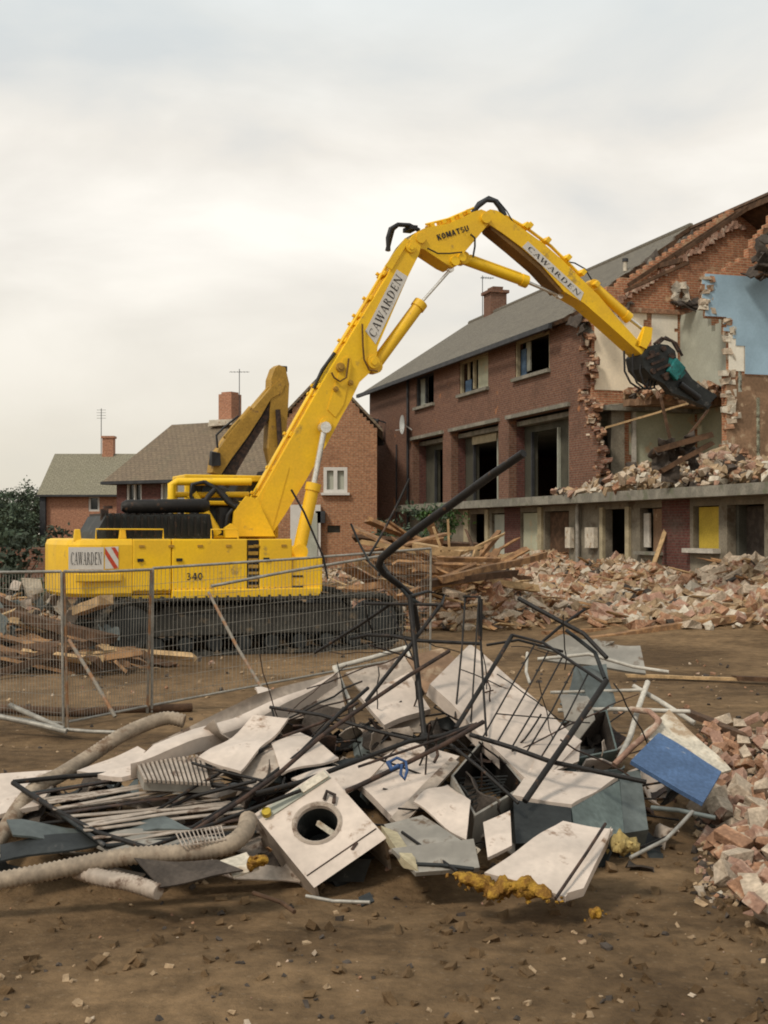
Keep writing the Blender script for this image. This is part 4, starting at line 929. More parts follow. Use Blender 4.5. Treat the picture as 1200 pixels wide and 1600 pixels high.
    mb.tube([BP(668,388,yn-.03),BP(684,396,yn-.05),BP(702,396,yn-.05),BP(722,394,yn-.05)],.015,6)
    Bd(mb,'hose_loop',M['rubber'],mid)
    # ---- arm
    ya=-.25
    arm=girder('arm',[(757,332),(766,327),(777,329),(800,345),(818,358),(850,381),(882,409),(905,432),(935,461),(965,497),(995,530),(1010,546),(1018,562),(1012,563),(996,548),(974,528),(954,510),(913,474),(882,456),(845,413),(812,384),(785,364),(764,350)],ya,.46)
    mb=MB(); pts=poly([(766,352),(812,385),(845,414),(880,455),(875,457),(842,421),(806,390),(768,359)],ya+.03); mb.prism(pts,V(0,.40,0)); Bd(mb,'arm_underside_shade',M['ybrown'],arm,.01)  # brown strip paints the arm's lower face as shaded
    nameplate([(816,386),(907,470),(912,457),(825,377)],ya,arm)
    mb=MB(); 
    for y in (-.15,.05): mb.tube([BP(790,338,y),BP(822,356,y),BP(860,384,y),BP(905,428,y)],.035,8)
    for (px,py) in ((817,355),(822,355),(850,378),(882,405),(905,428),(926,446)): mb.box(BP(px,py,-.05),(.1,.4,.12),Matrix.Rotation(R(40),3,'Y'))
    Bd(mb,'pipe_clamp',M['yellow'],arm,.01)
    mb=MB(); mb.tube([BP(880,408,-.1),BP(898,411,-.1),BP(914,420,-.1),BP(925,438,-.1),BP(930,452,-.1)],.015,6); Bd(mb,'thin_hose',M['rubber'],arm)
    mb=MB()
    for k in range(3): mb.tube([BP(975+14*k,548+5*k,-.2),BP(976+12*k,580,-.2),BP(985+10*k,598,-.25),BP(1000+7*k,608,-.25),BP(1010+6*k,606,-.2),BP(1015+5*k,590,-.1)],.022,7)
    Bd(mb,'attachment_hose',M['rubber'],arm)
    # ---- cylinders
    def ram(name,a,b,c,yl,r,rr,par=E,mt='yellow',wid=None):
        A=BP(*a,yl);B_=BP(*b,yl);C_=BP(*c,yl); d=(B_-A).normalized()
        mb=MB(); mb.cyl(A,B_,r,18); mb.cyl(B_-d*.12,B_+d*.02,r*1.18,18); mb.cyl(A-V(0,r,0),A+V(0,r,0),r*1.15,14); mb.bar(A.lerp(B_,.1)+V(0,-r*.6,r*.9),A.lerp(B_,.9)+V(0,-r*.6,r*.9),.03); o=Bd(mb,name,M[mt],par)
        mb=MB(); mb.cyl(B_,C_,rr,14); mb.cyl(C_-V(0,rr*1.5,0),C_+V(0,rr*1.5,0),rr*1.9,12); Bd(mb,'piston_rod',M['chrome'],o)
    ram('lift_cylinder',(467,862),(490,757),(507,668),-.44,.12,.055); ram('lift_cylinder',(467,862),(490,757),(507,668),.44,.12,.055)
    ram('boom_cylinder',(584,573),(657,474),(704,421),-.12,.12,.03)
    ram('arm_cylinder',(722,404),(822,440),(874,462),0-.05,.11,.035)
    ram('bucket_cylinder',(925,446),(982,497),(1008,517),-.02,.10,.04)
    for y in (-.3,.2):
        mb=MB(); mb.prism(poly([(1008,510),(1020,512),(1018,530),(1010,545),(1000,540)],y),V(0,.05,0)); mb.prism(poly([(992,540),(1003,545),(1016,515),(1006,510)],y+.05),V(0,.04,0)); Bd(mb,'linkage',M['yellow'])
    # ---- demolition shear at the tip
    at=girder('crushing_jaw',[(1003,556),(1014,541),(1030,537),(1044,539),(1055,548),(1058,565),(1050,590),(1038,600),(1020,590),(1007,575)],-.32,.62,M['darkm'])
    mb=MB(); mb.prism(poly([(1048,556),(1062,570),(1072,583),(1064,592),(1052,590),(1044,578)],-.36),V(0,.70,0)); mb.cyl(BP(1055,575,-.40),BP(1055,575,.40),.1,16); mb.box(BP(1056,577,-.36),(.30,.12,.34),Matrix.Rotation(R(40),3,'Y'),0,.06); Bd(mb,'rotator',M['teal'],at,.02)
    mb=MB(); 
    for y,w in ((-.30,.2),(.08,.2)):
        mb.prism(poly([(1038,600),(1052,590),(1070,588),(1085,600),(1104,612),(1112,628),(1104,636),(1088,629),(1068,620),(1050,614)],y),V(0,w,0))
    Bd(mb,'lower_jaw',M['darkm'],at,.015)
    mb=MB()
    for (px,py) in ((1018,552),(1036,545),(1049,556),(1040,590),(1020,580)): c=BP(px,py,-.33); mb.cyl(V(c.x,c.y-.04,c.z),V(c.x,c.y+.02,c.z),.06,10)
    for k in range(4): mb.bar(BP(1010+8*k,560+9*k,-.35),BP(1030+8*k,552+9*k,-.35),.05)
    mb.tube([BP(1022,538,-.1),BP(1034,528,-.1),BP(1050,533,-.1),BP(1060,550,-.1)],.03,7); mb.tube([BP(1028,538,.1),BP(1040,527,.1),BP(1056,536,.1),BP(1066,556,.1)],.03,7)
    Bd(mb,'jaw_bolts',M['rust'],at)
    mb=MB(); mb.cyl(BP(1062,600,-.33),BP(1092,622,-.33),.07,12); Bd(mb,'jaw_cylinder',M['rubber'],at)
    mb=MB(); mb.prism(poly([(1070,575),(1082,592),(1098,604),(1120,618),(1112,628),(1098,618),(1080,604),(1066,594)],-.14),V(0,.24,0))
    for (px,py) in ((1104,634),(1092,630),(1080,625),(1112,620)): mb.box(BP(px,py,-.02),(.12,.14,.14),Matrix.Rotation(R(45),3,'Y'),0,.1)
    Bd(mb,'upper_jaw',M['darkm'],at,.015)
    return E
excavator()
# ------------------------------------------------------------------ the older excavator behind
EC2=V(-5.4,33.5,0); AZ2=R(28); BQ=mkframe(EC2,AZ2)
def excavator2():
    E=empty('excavator',EC2,'older tan excavator with folded arm standing behind the big yellow one','excavator',rz=AZ2)
    Bd=lambda mb,name,mt,par=E,bev=.02:mb.build(name,mt,par,local=True,bevel=bev)
    poly=lambda pix,yl:[BQ(x,y,yl) for x,y in pix]
    for y in (-1.2,1.2):
        mb=MB(); prof=[]
        for k in range(9): A=R(90+180*k/8); prof.append((-1.6+.42*math.cos(A),.45+.42*math.sin(A)))
        for k in range(9): A=R(-90+180*k/8); prof.append((1.6+.42*math.cos(A),.45+.42*math.sin(A)))
        mb.prism([V(a,y-.28,b) for a,b in prof],V(0,.56,0)); Bd(mb,'track',M['track'])
    mb=MB(); mb.box(V(-.4,0,1.45),(3.6,2.5,.9)); Bd(mb,'body',M['yellow2'],bev=.06)
    mb=MB(); mb.box(V(.7,.75,2.3),(1.4,.9,1.5),taper=.9); cb=Bd(mb,'cab',M['yellow2'],bev=.05)
    mb=MB(); mb.box(V(.7,.29,2.45),(1.1,.04,.9)); mb.box(V(-.02,.75,2.45),(.04,.7,.9)); Bd(mb,'cab_window',M['glass'],cb,0)
    mb=MB(); mb.prism(poly([(332,738),(336,712),(350,690),(372,662),(398,636),(425,604),(438,592),(446,600),(440,614),(424,622),(408,650),(385,685),(362,716),(345,742)],-.22),V(0,.44,0)); bm=Bd(mb,'boom',M['yellow2'])
    mb=MB(); mb.prism(poly([(346,744),(366,716),(388,686),(410,652),(424,626),(432,622),(424,648),(398,690),(372,734),(366,750)],-.17),V(0,.34,0)); Bd(mb,'boom_underside',M['rust'],bm)
    mb=MB(); mb.prism(poly([(424,592),(430,575),(436,570),(446,574),(452,600),(450,640),(446,690),(440,730),(428,735),(420,700),(422,640)],-.2),V(0,.4,0)); am=Bd(mb,'arm',M['yellow2'])
    mb=MB(); mb.box(BQ(438,577,0),(.3,.3,.16)); Bd(mb,'arm_bracket',M['black'],am)
    A=BQ(352,700,-.1);B_=BQ(392,655,-.1);C_=BQ(428,590,-.1); mb=MB(); mb.cyl(A+V(0,0,.25),B_+V(0,0,.3),.08,12); cy=Bd(mb,'arm_cylinder',M['yellow2'],bev=0); mb=MB(); mb.cyl(B_+V(0,.1,.2),C_+V(0,.1,-.1),.03,10); Bd(mb,'piston_rod',M['yellow2'],cy,0)
    mb=MB(); mb.cyl(BQ(434,640,-.3),BQ(438,700,-.3),.07,12); Bd(mb,'bucket_cylinder',M['rust'],bev=0)
    mb=MB(); mb.prism(poly([(425,735),(442,732),(450,760),(440,785),(415,780),(418,750)],-.5),V(0,1.0,0)); Bd(mb,'bucket',M['rust'])
    mb=MB(); mb.tube([BQ(340,700,-.2),BQ(338,680,-.2),BQ(350,668,-.2),BQ(372,650,-.2)],.03,6); mb.box(BQ(336,717,-.2),(.25,.2,.35),None,0,.1); Bd(mb,'hydraulic_hose',M['rubber'],bm,0)
excavator2()
# ------------------------------------------------------------------ rubble
def rrot(rnd,t=1): return Matrix.Rotation(rnd.uniform(-3.1,3.1),3,'Z')@Matrix.Rotation(rnd.uniform(-.9,.9)*t,3,'X')@Matrix.Rotation(rnd.uniform(-.9,.9)*t,3,'Y')
MR=['brk1','brk2','mort','plas','tan','drub','wood','wood2']
def lump(mb,c,s,rnd,m,flat=1):
    # irregular broken lump: a box with pulled corners and one corner cut
    mb.box(c,(s*rnd.uniform(.7,1.3),s*rnd.uniform(.5,1.0),s*rnd.uniform(.35,.8)*flat),rrot(rnd),m,.22,rnd)
def scatter():
    rnd=random.Random(11); mb=MB(); n=0
    wts=[5,3,8,2.2,8,1.4,2.0,1.4]
    # main field against the terrace
    while n<13000:
        s=rnd.uniform(7,39); q=rnd.uniform(-.2,7.4)
        p=BW(s,-q,0); h=hgt(p.x,p.y)
        if h<.12+.2*rnd.random(): continue
        if p.x>12.5: continue
        sz=rnd.choice([.04,.05,.07,.1,.13,.17,.23,.30])*rnd.uniform(.8,1.3)
        m=rnd.choices(range(8),wts)[0]
        if m>=6: mb.box(p+V(0,0,h+.05),(sz*5,.08,.03),rrot(rnd,.4),m,.1,rnd)
        else: lump(mb,p+V(0,0,h+sz*.15+rnd.random()*.05),sz,rnd,m)
        n+=1
    # around the timber heap and the left heap
    for (cx,cy,rx,ry,k) in ((1.3,30,3.0,3.2,2200),(-7.0,21.5,2.6,3.3,2200)):
        for i in range(k):
            a=rnd.uniform(0,6.3); r=math.sqrt(rnd.random()); x=cx+rx*r*math.cos(a); y=cy+ry*r*math.sin(a); sz=rnd.choice([.06,.1,.14,.2])*rnd.uniform(.7,1.2)
            ww=[4,4,4,1.5,6,2.5,4,2] if cx>0 else [1.5,1.5,4,4,5,7,2,1.5]
            m=rnd.choices(range(8),ww)[0]
            if m>=6: mb.box(V(x,y,hgt(x,y)+.06),(sz*6,.08,.03),rrot(rnd,.5),m,.1,rnd)
            else: lump(mb,V(x,y,hgt(x,y)+sz*.2),sz,rnd,m)
    tag(mb.build('rubble',[M[k] for k in MR]),'broken brick, mortar and plaster covering the ground before the terrace',None,None,'stuff')
    # rubble lying on the canopy slab and the broken floors
    mb=MB()
    for k in range(3600):
        s=rnd.uniform(22.3,38); w=rnd.uniform(-.55,4.4)
        top=.25+.55*max(0,1-abs(s-28)/7)*sm(w,-.6,1.2)+.25*nz(s*.8,w)
        if s<24: top*=.4
        if w>2.7 and s>27: continue
        z=3.24+rnd.random()*max(.05,top)*1.25
        lump(mb,BW(s,w,z),rnd.choice([.08,.11,.15,.2,.28])*rnd.uniform(.7,1.2),rnd,rnd.choices(range(6),[4,3,6,3,9,1.8])[0])
    for k in range(260):
        s=rnd.uniform(24,26.5); w=rnd.uniform(1.1,3.6); lump(mb,BW(s,w,6.15+rnd.random()*.25),rnd.uniform(.08,.3),rnd,rnd.choices(range(6),[4,3,3,2,4,2])[0])
    tag(mb.build('rubble',[M[k] for k in MR]),'broken brick and plaster lying on the canopy slab and floors of the terrace',None,None,'stuff')
    # gravel and crumbs on the bare earth
    mb=MB()
    for k in range(1500):
        y=4.6+ (rnd.random()**1.5)*17; x=rnd.uniform(-.36,.36)*y; sz=rnd.choice([.008,.012,.02,.03])*rnd.uniform(.7,1.4)
        if y>14: sz*=1.8
        lump(mb,V(x,y,hgt(x,y)+sz*.15),sz,rnd,rnd.choices(range(6),[1,1,.5,.05,7,9])[0])
    tag(mb.build('gravel',[M[k] for k in MR]),'small stones and crumbs strewn over the bare earth',None,None,'stuff')
    # clods of earth near the camera
    mb=MB()
    for k in range(700):
        y=5.0+rnd.random()*4.5; x=rnd.uniform(-.33,.34)*y
        if x<.2 and rnd.random()<.55: continue
        sz=rnd.uniform(.02,.065); lump(mb,V(x,y,hgt(x,y)+sz*.1),sz,rnd,0)
    tag(mb.build('earth_clods',M['dirt']),'clods of brown earth in the foreground',None,None,'stuff')
scatter()
def big_lumps():
    # larger blocks one can pick out on the field
    rnd=random.Random(21)
    protos=[]
    for k in range(8):
        mb=MB(); mt=['plas','mort','brk1','tan','brk2','plas','brk1','mort'][k]
        mb.box((0,0,0),(1,rnd.uniform(.55,.9),rnd.uniform(.3,.6)),None,0,.2,rnd)
        o=mb.build('masonry_block',M[mt],None,bevel=.03); protos.append(o); o['category']='rubble block'
    LBL={'plas':'pale plaster covered block lying in the rubble before the terrace','mort':'buff mortar block lying in the rubble before the terrace','brk1':'orange brick block lying in the rubble before the terrace','tan':'dusty tan block lying in the rubble before the terrace','brk2':'pinkish brick block lying in the rubble before the terrace'}
    used=set()
    for i in range(130):
        while True:
            px=rnd.uniform(690,1195); py=rnd.uniform(885,985); 
            # march to the mound
            r=ray(px,py); hit=None; k=22.0
            while k<44:
                p=V(0,0,EYE)+r*k
                if p.z<hgt(p.x,p.y)+.03: hit=p; break
                k+=.1
            if hit and hgt(hit.x,hit.y)>.1: break
        j=rnd.randrange(8); mt=['plas','mort','brk1','tan','brk2','plas','brk1','mort'][j]; s=rnd.uniform(.25,.55)
        o=protos[j] if j not in used else copyobj(protos[j],(0,0,0)); used.add(j)
        o.location=hit+V(0,0,s*.12); e=rrot(rnd,.6).to_euler(); o.rotation_euler=e; o.scale=(s,s,s)
        zn='left part' if px<850 else 'middle' if px<1020 else 'right part'; zr=('far ' if py<930 else 'near ')+zn; o['label']=LBL[mt].replace('the rubble before the terrace','the '+zr+' of the rubble before the terrace'); o['group']='masonry blocks, '+zr+', '+{'plas':'plastered','mort':'mortar','brk1':'orange','tan':'tan','brk2':'pinkish'}[mt]
    for j in range(8):
        if j not in used: bpy.data.objects.remove(protos[j])
big_lumps()
def near_bricks():
    rnd=random.Random(33); protos=[]
    for k in range(6):
        mb=MB(); mt=['brk2','brk1','mort','brk1','brk2','mort'][k]
        if k in(0,3): 
            mb.box((0,0,0),(.215,.103,.065),None,0,.03,rnd)
        elif k in (1,4): 
            mb.box((0,0,0),(.13,.103,.065),None,0,.13,rnd)
        else:
            mb.box((0,0,0),(.17,.13,.09),None,0,.2,rnd)
        o=mb.build('brick',M[mt],None,bevel=.006); o['category']='brick'; protos.append(o)
    used=set()
    def put(j,loc,rot,s,lab,grp):
        o=protos[j] if j not in used else copyobj(protos[j],(0,0,0)); used.add(j); o.location=loc; o.rotation_euler=rot; o.scale=(s,s,s); o['label']=lab; o['group']=grp; return o
    n=0
    # heap at the right edge: px 1075..1230, py 1130..1440
    while n<230:
        px=rnd.uniform(1070,1260); py=rnd.uniform(1135,1445)
        lim=1075+ (0 if py<1300 else (py-1300)*.55) + (max(0,1170-py))*1.2
        if px<lim+rnd.uniform(0,25): continue
        r=ray(px,py); k=5.0; hit=None
        while k<16:
            p=V(0,0,EYE)+r*k
            if p.z<hgt(p.x,p.y)+.01: hit=p; break
            k+=.03
        if not hit: continue
        j=rnd.choices(range(6),[5,3,3,4,4,1.5])[0]; s=rnd.uniform(.75,1.15)
        lab={0:'whole pinkish brick in the heap at the right edge',3:'whole orange brick in the heap at the right edge',1:'broken orange half brick in the heap at the right edge',4:'broken pinkish half brick in the heap at the right edge',2:'lump of mortar and brick in the heap at the right edge',5:'lump of mortar and brick in the heap at the right edge'}[j]
        zn='top' if py<1210 else 'middle' if py<1310 else 'foot'; lab=lab.replace('in the heap','at the '+zn+' of the heap')
        put(j,hit+V(0,0,rnd.uniform(.0,.13)),rrot(rnd,1).to_euler(),s,lab,zn+' of heap, '+{0:'whole bricks in the right heap',3:'whole orange bricks in the right heap',1:'orange half bricks in the right heap',4:'pinkish half bricks in the right heap'}.get(j,'mortar lumps in the right heap')); n+=1
    mb=MB()
    for k in range(900):
        px=rnd.uniform(1085,1270); py=rnd.uniform(1140,1420); r=ray(px,py); kk=5.0
        while kk<16:
            p=V(0,0,EYE)+r*kk
            if p.z<hgt(p.x,p.y)+.01: break
            kk+=.05
        lump(mb,p+V(0,0,.0),rnd.uniform(.02,.06),rnd,rnd.choices(range(6),[3,2,2,.2,6,7])[0])
    tag(mb.build('rubble',[M[k] for k in MR]),'small brick crumbs between the bricks of the right edge heap',None,None,'stuff')
near_bricks()
# ------------------------------------------------------------------ timbers
def plank(a,b,w,h,mt,lab,grp=None,name='timber',cat='timber',seed=0,twist=0):
    a=Vector(a);b=Vector(b); mb=MB(); rnd=random.Random(seed); d=(b-a)
    n=5; pts=[a.lerp(b,i/n)+V(rnd.uniform(-1,1),rnd.uniform(-1,1),rnd.uniform(-1,1))*.012*d.length*.3 for i in range(n+1)]
    dn=d.normalized(); up=V(0,0,1) if abs(dn.z)<.9 else V(0,1,0); x=dn.cross(up).normalized(); y=x.cross(dn); x,y=x*math.cos(twist)+y*math.sin(twist),y*math.cos(twist)-x*math.sin(twist)
    vs=[]
    for i,p in enumerate(pts):
        for (s,t_) in ((-1,-1),(1,-1),(1,1),(-1,1)):
            e=dn*rnd.uniform(-.08,.08) if i in (0,n) else V(0,0,0)
            vs.append(p+x*s*w/2+y*t_*h/2+e)
    fs=[(3,2,1,0),(n*4,n*4+1,n*4+2,n*4+3)]+[(i*4+k,i*4+(k+1)%4,i*4+4+(k+1)%4,i*4+4+k) for i in range(n) for k in range(4)]
    mb.mesh(vs,fs,0); c=(a+b)/2; o=mb.build(name,M[mt]); 
    for v in o.data.vertices: v.co-=c
    o.location=c
    return tag(o,lab,cat,grp)
rnd=random.Random(50)
for k in range(62):   # heap of roof timbers beside the terrace
    px=rnd.gauss(680,62); py=rnd.uniform(835,925); Y=rnd.uniform(27.3,32); c=P(px,py,Y); c.z=min(c.z,hgt(c.x,c.y)+.75); c.z=max(c.z,hgt(c.x,c.y)+.05)
    L=rnd.uniform(.7,2.4); a=rnd.gauss(.35,.45); t_=rnd.gauss(-.22,.30)*(-1 if px>720 else 1); d=V(math.cos(a)*math.cos(t_),math.sin(a)*math.cos(t_),math.sin(t_))
    mt=rnd.choices(['wood','wood2','wood3'],[5,3,2])[0]
    zn='left end' if px<640 else 'middle' if px<715 else 'right end'; zn=('upper ' if py<882 else 'lower ')+zn
    plank(c-d*L/2,c+d*L/2,rnd.choice([.05,.1,.2]),rnd.choice([.05,.1,.16]),mt,{'wood':'orange brown broken timber','wood2':'pale broken timber','wood3':'dark broken timber'}[mt]+' at the '+zn+' of the heap left of the terrace','timbers in the heap, '+zn+', '+mt.replace('wood3','dark').replace('wood2','pale').replace('wood','orange'),seed=k,twist=rnd.uniform(0,1.5))
for (x0,y0,x1,y1,Y0,Y1,w,h,mt,lab) in [
    (548,822,640,868,29,28,.22,.06,'wood','wide broken board at the top left of the timber heap'),
    (605,858,700,833,29,30,.30,.05,'wood','wide orange board sloping up across the timber heap'),
    (560,846,655,862,28,28,.12,.10,'wood2','pale beam sticking out to the left of the timber heap'),
    (690,857,752,856,28,28,.10,.07,'wood2','short pale board pointing right from the timber heap'),
    (678,826,690,860,28,28,.06,.05,'wood2','short pale stake standing upright in the timber heap'),
    (700,815,702,862,28,28,.05,.05,'wood2','thin pale batten standing upright beside the timber heap'),
    (690,905,850,868,26,30,.16,.14,'wood','long brown beam propped up right of the timber heap'),
    (664,912,800,895,26,28,.35,.14,'wood3','dark scorched beam lying low at the foot of the timber heap'),
    (905,1003,1200,958,25.0,26.5,.24,.14,'wood','long timber beam lying along the foot of the rubble field'),
    (850,990,1105,975,26,27,.16,.10,'wood','orange beam lying just above the long timber beam'),
    (1040,978,1235,940,26,27,.14,.10,'wood2','pale beam at the right edge of the rubble field'),
    (900,1012,1060,1000,24.3,24.8,.12,.08,'wood3','dark beam lying below the long timber beam'),
    (1052,795,1018,892,35.0,34.0,.13,.05,'wood2','pale plank leaning against the terrace by the yellow board'),
    ]:
    plank(P(x0,y0,Y0),P(x1,y1,Y1),w,h,mt,lab,seed=x0)
plank(G(985,1062)+V(0,0,.06),G(1158,1066)+V(0,0,.04),.09,.04,'wood2','pale yellowish pole lying on the earth in front of the rubble',name='pole',cat='pole',seed=2)
plank(G(1150,1066)+V(0,0,.06),G(1330,1072)+V(0,0,.06),.10,.06,'wood3','dark pole lying on the earth at the right edge',name='pole',cat='pole',seed=3)
plank(G(1070,1128)+V(0,0,.12),G(1160,1165)+V(0,0,.1),.10,.06,'wood3','dark beam running from the scrap heap to the brick heap',seed=4)
for k in range(40):   # left heap
    px=rnd.uniform(-60,175); py=rnd.uniform(915,1040); Y=rnd.uniform(18.6,21.5); c=P(px,py,Y); c.z=max(hgt(c.x,c.y)+.04,min(c.z,hgt(c.x,c.y)+.25)); L=rnd.uniform(.8,2.6); a=rnd.gauss(-.2,.5); d=V(math.cos(a),math.sin(a),rnd.gauss(-.12,.16)).normalized()
    mt=rnd.choices(['wood','wood2','wood3'],[4,3,3])[0]
    plank(c-d*L/2,c+d*L/2,rnd.choice([.06,.1,.18]),rnd.choice([.05,.1]),mt,{'wood':'brown broken timber in the heap behind the left fence','wood2':'pale broken timber in the heap behind the left fence','wood3':'dark broken timber in the heap behind the left fence'}[mt],'timbers in the left heap, '+mt.replace('wood3','dark').replace('wood2','pale').replace('wood','brown'),seed=200+k,twist=rnd.uniform(0,1))
for k,(x0,y0,x1,y1,mt,lab) in enumerate([(0,955,175,1000,'wood3','thick dark beam sloping down towards the digger track'),(25,985,100,1030,'wood','orange board leaning in the heap at the left edge'),(120,955,165,938,'wood2','pale board end poking out beneath the digger counterweight'),(-40,1020,150,1050,'wood','long brown board lying lowest in the left heap')]):
    plank(P(x0,y0,20.2),P(x1,y1,19.0),.2,.14,mt,lab,seed=300+k)
# debris caught in the jaws and on the slab
mbd=[]
for k,(x0,y0,x1,y1,Y,w,mt,lab) in enumerate([(948,668,1075,630,34.5,.09,'wood2','pale batten slanting through the exposed lower room'),(1107,640,1068,690,33.5,.10,'wood3','dark rafter hanging below the crushing jaw'),(1032,620,1048,690,34,.08,'wood3','dark rafter hanging down from the broken floor'),
   (1020,705,1110,680,33,.25,'wood3','blackened board lying on the debris in the lower room'),(1035,735,1112,693,33,.20,'wood3','second blackened board on the debris in the lower room')]):
    plank(P(x0,y0,Y),P(x1,y1,Y),w,w*.6,mt,lab,seed=400+k)
def junk():
    rnd=random.Random(60)
    for k in range(12):
        c=P(rnd.uniform(1035,1100),rnd.uniform(690,728),33.2+rnd.uniform(-.3,.6)); a=rnd.uniform(.25,.5)
        u1=Vector((rnd.uniform(-1,1),rnd.uniform(-.5,.5),rnd.uniform(-.6,.6))).normalized(); u2=u1.cross(Vector((rnd.uniform(-1,1),1,rnd.uniform(-1,1)))).normalized()
        mb=MB(); mb.sheet([c,c+u1*a,c+u1*a+u2*a,c+u2*a],.03,5,.12,0,k,6); tag(mb.build('roofing_sheet',M['drub']),'blackened crumpled roofing sheet on the debris in the lower room','roofing','blackened sheets in the lower room')
    for k in range(34):   # pale scrap in the left heap
        px=rnd.uniform(-20,160); py=rnd.uniform(895,975); Y=rnd.uniform(19.5,22.5); c=P(px,py,Y); c.z=max(hgt(c.x,c.y)+.05,min(c.z,hgt(c.x,c.y)+.3)); a=rnd.uniform(.12,.36)
        u1=Vector((rnd.uniform(-1,1),rnd.uniform(-1,1),rnd.uniform(-.5,.5))).normalized(); u2=u1.cross(Vector((rnd.uniform(-1,1),1,rnd.uniform(-1,1)))).normalized()
        mb=MB(); mb.sheet([c,c+u1*a,c+u1*a+u2*a*.7,c+u2*a],.02,3,.06,0,k,6); tag(mb.build('scrap_sheet',M[rnd.choice(['plas','bluegrey','white2'])]),'small pale scrap piece in the heap behind the left fence','scrap','pale scrap in the left heap')
junk()
# ------------------------------------------------------------------ mesh fence panels
def fence(bl,br,tr,tl,lab,posts=('galv','galv'),nw=70,rows=9):
    bl,br,tr,tl=map(Vector,(bl,br,tr,tl)); B=empty('site_fence',(bl+br)/2,lab,'fence','wire mesh site fence panels')
    r=.016
    mb=MB(); mb.tube([bl,tl],r,8); mb.build('post',M[posts[0]],B)
    mb=MB(); mb.tube([br,tr],r,8); mb.build('post',M[posts[1]],B)
    mb=MB(); mb.tube([tl,tl.lerp(tr,.5)-V(0,0,.01),tr],r,8); mb.build('top_rail',M['galv'],B)
    mb=MB(); mb.tube([bl+V(0,0,.08),br+V(0,0,.08)],r*.9,8); mb.build('bottom_rail',M['galv'],B)
    mb=MB()
    for k in range(1,nw):
        u=k/nw; mb.bar(bl.lerp(br,u)+V(0,0,.08),tl.lerp(tr,u),.0042)
    for k in range(1,rows):
        v=k/rows; mb.bar(bl.lerp(tl,v),br.lerp(tr,v),.004)
    mb.build('mesh_infill',M['galv'],B)
    return B
g=lambda px,py,dy=0: G(px,py)
a=P(237,1113,14.75); b=P(672,1030,17.4); 
fence(a,b,P(673,857,17.4),P(239,888,14.75),'right hand mesh fence panel in front of the digger tracks',('galv','galv'),78)
a2=P(106,1140,13.7); b2=P(230,1114,14.70)
fence(a2,b2,P(236,890,14.70),P(100,893,13.7),'narrow middle fence panel with rust streaked posts',('orust','orust'),30)
a3=P(-120,1120,13.2); b3=P(99,1142,13.68)
fence(a3,b3,P(96,893,13.68),P(-120,893,13.2),'left mesh fence panel running out of the photo',('galv','galv'),44)
def rod(name,pix,r,mt,lab,cat,grp=None,seg=8,smooth=False):
    mb=MB(); pts=[q if isinstance(q,Vector) else P(*q) for q in pix]; mb.tube(pts,r,seg); c=(pts[0]+pts[-1])/2; o=mb.build(name,M[mt]); 
    for v in o.data.vertices: v.co-=c
    o.location=c; return tag(o,lab,cat,grp)
rod('fence_brace',[(326,926,14.6),(370,1010,13.9),(412,1080,13.4)],.018,'orust','dark brace leaning down from the right hand fence panel','brace')
rod('fence_brace',[(108,1000,13.6),(148,1065,13.1),(180,1120,12.9)],.02,'orust','rusty brace propping the post of the narrow fence panel','brace')
rod('fence_brace',[(330,916,14.9),(450,893,15.6),(600,868,16.8)],.018,'galv','second rail clipped below the top of the right fence panel','brace')
rod('steel_tube',[(-10,1118,13.2),(50,1130,13.1),(104,1143,13.0)],.03,'galv','long grey tube lying at the foot of the left fence','tube')
rod('steel_tube',[(16,1102,13.6),(60,1122,13.3),(100,1140,13.05)],.03,'galv','short grey tube crossing the foot of the left fence','tube')
rod('steel_tube',[(104,1140,13.05),(140,1143,13.0),(200,1145,12.95)],.02,'galv','thin grey tube along the ground right of the rusty post','tube')
rod('steel_tube',[G(-40,1112)+V(0,0,.05),G(120,1120)+V(0,0,.05),G(300,1112)+V(0,0,.05)],.05,'wood3','dark pole along the ground below the fence','pole')
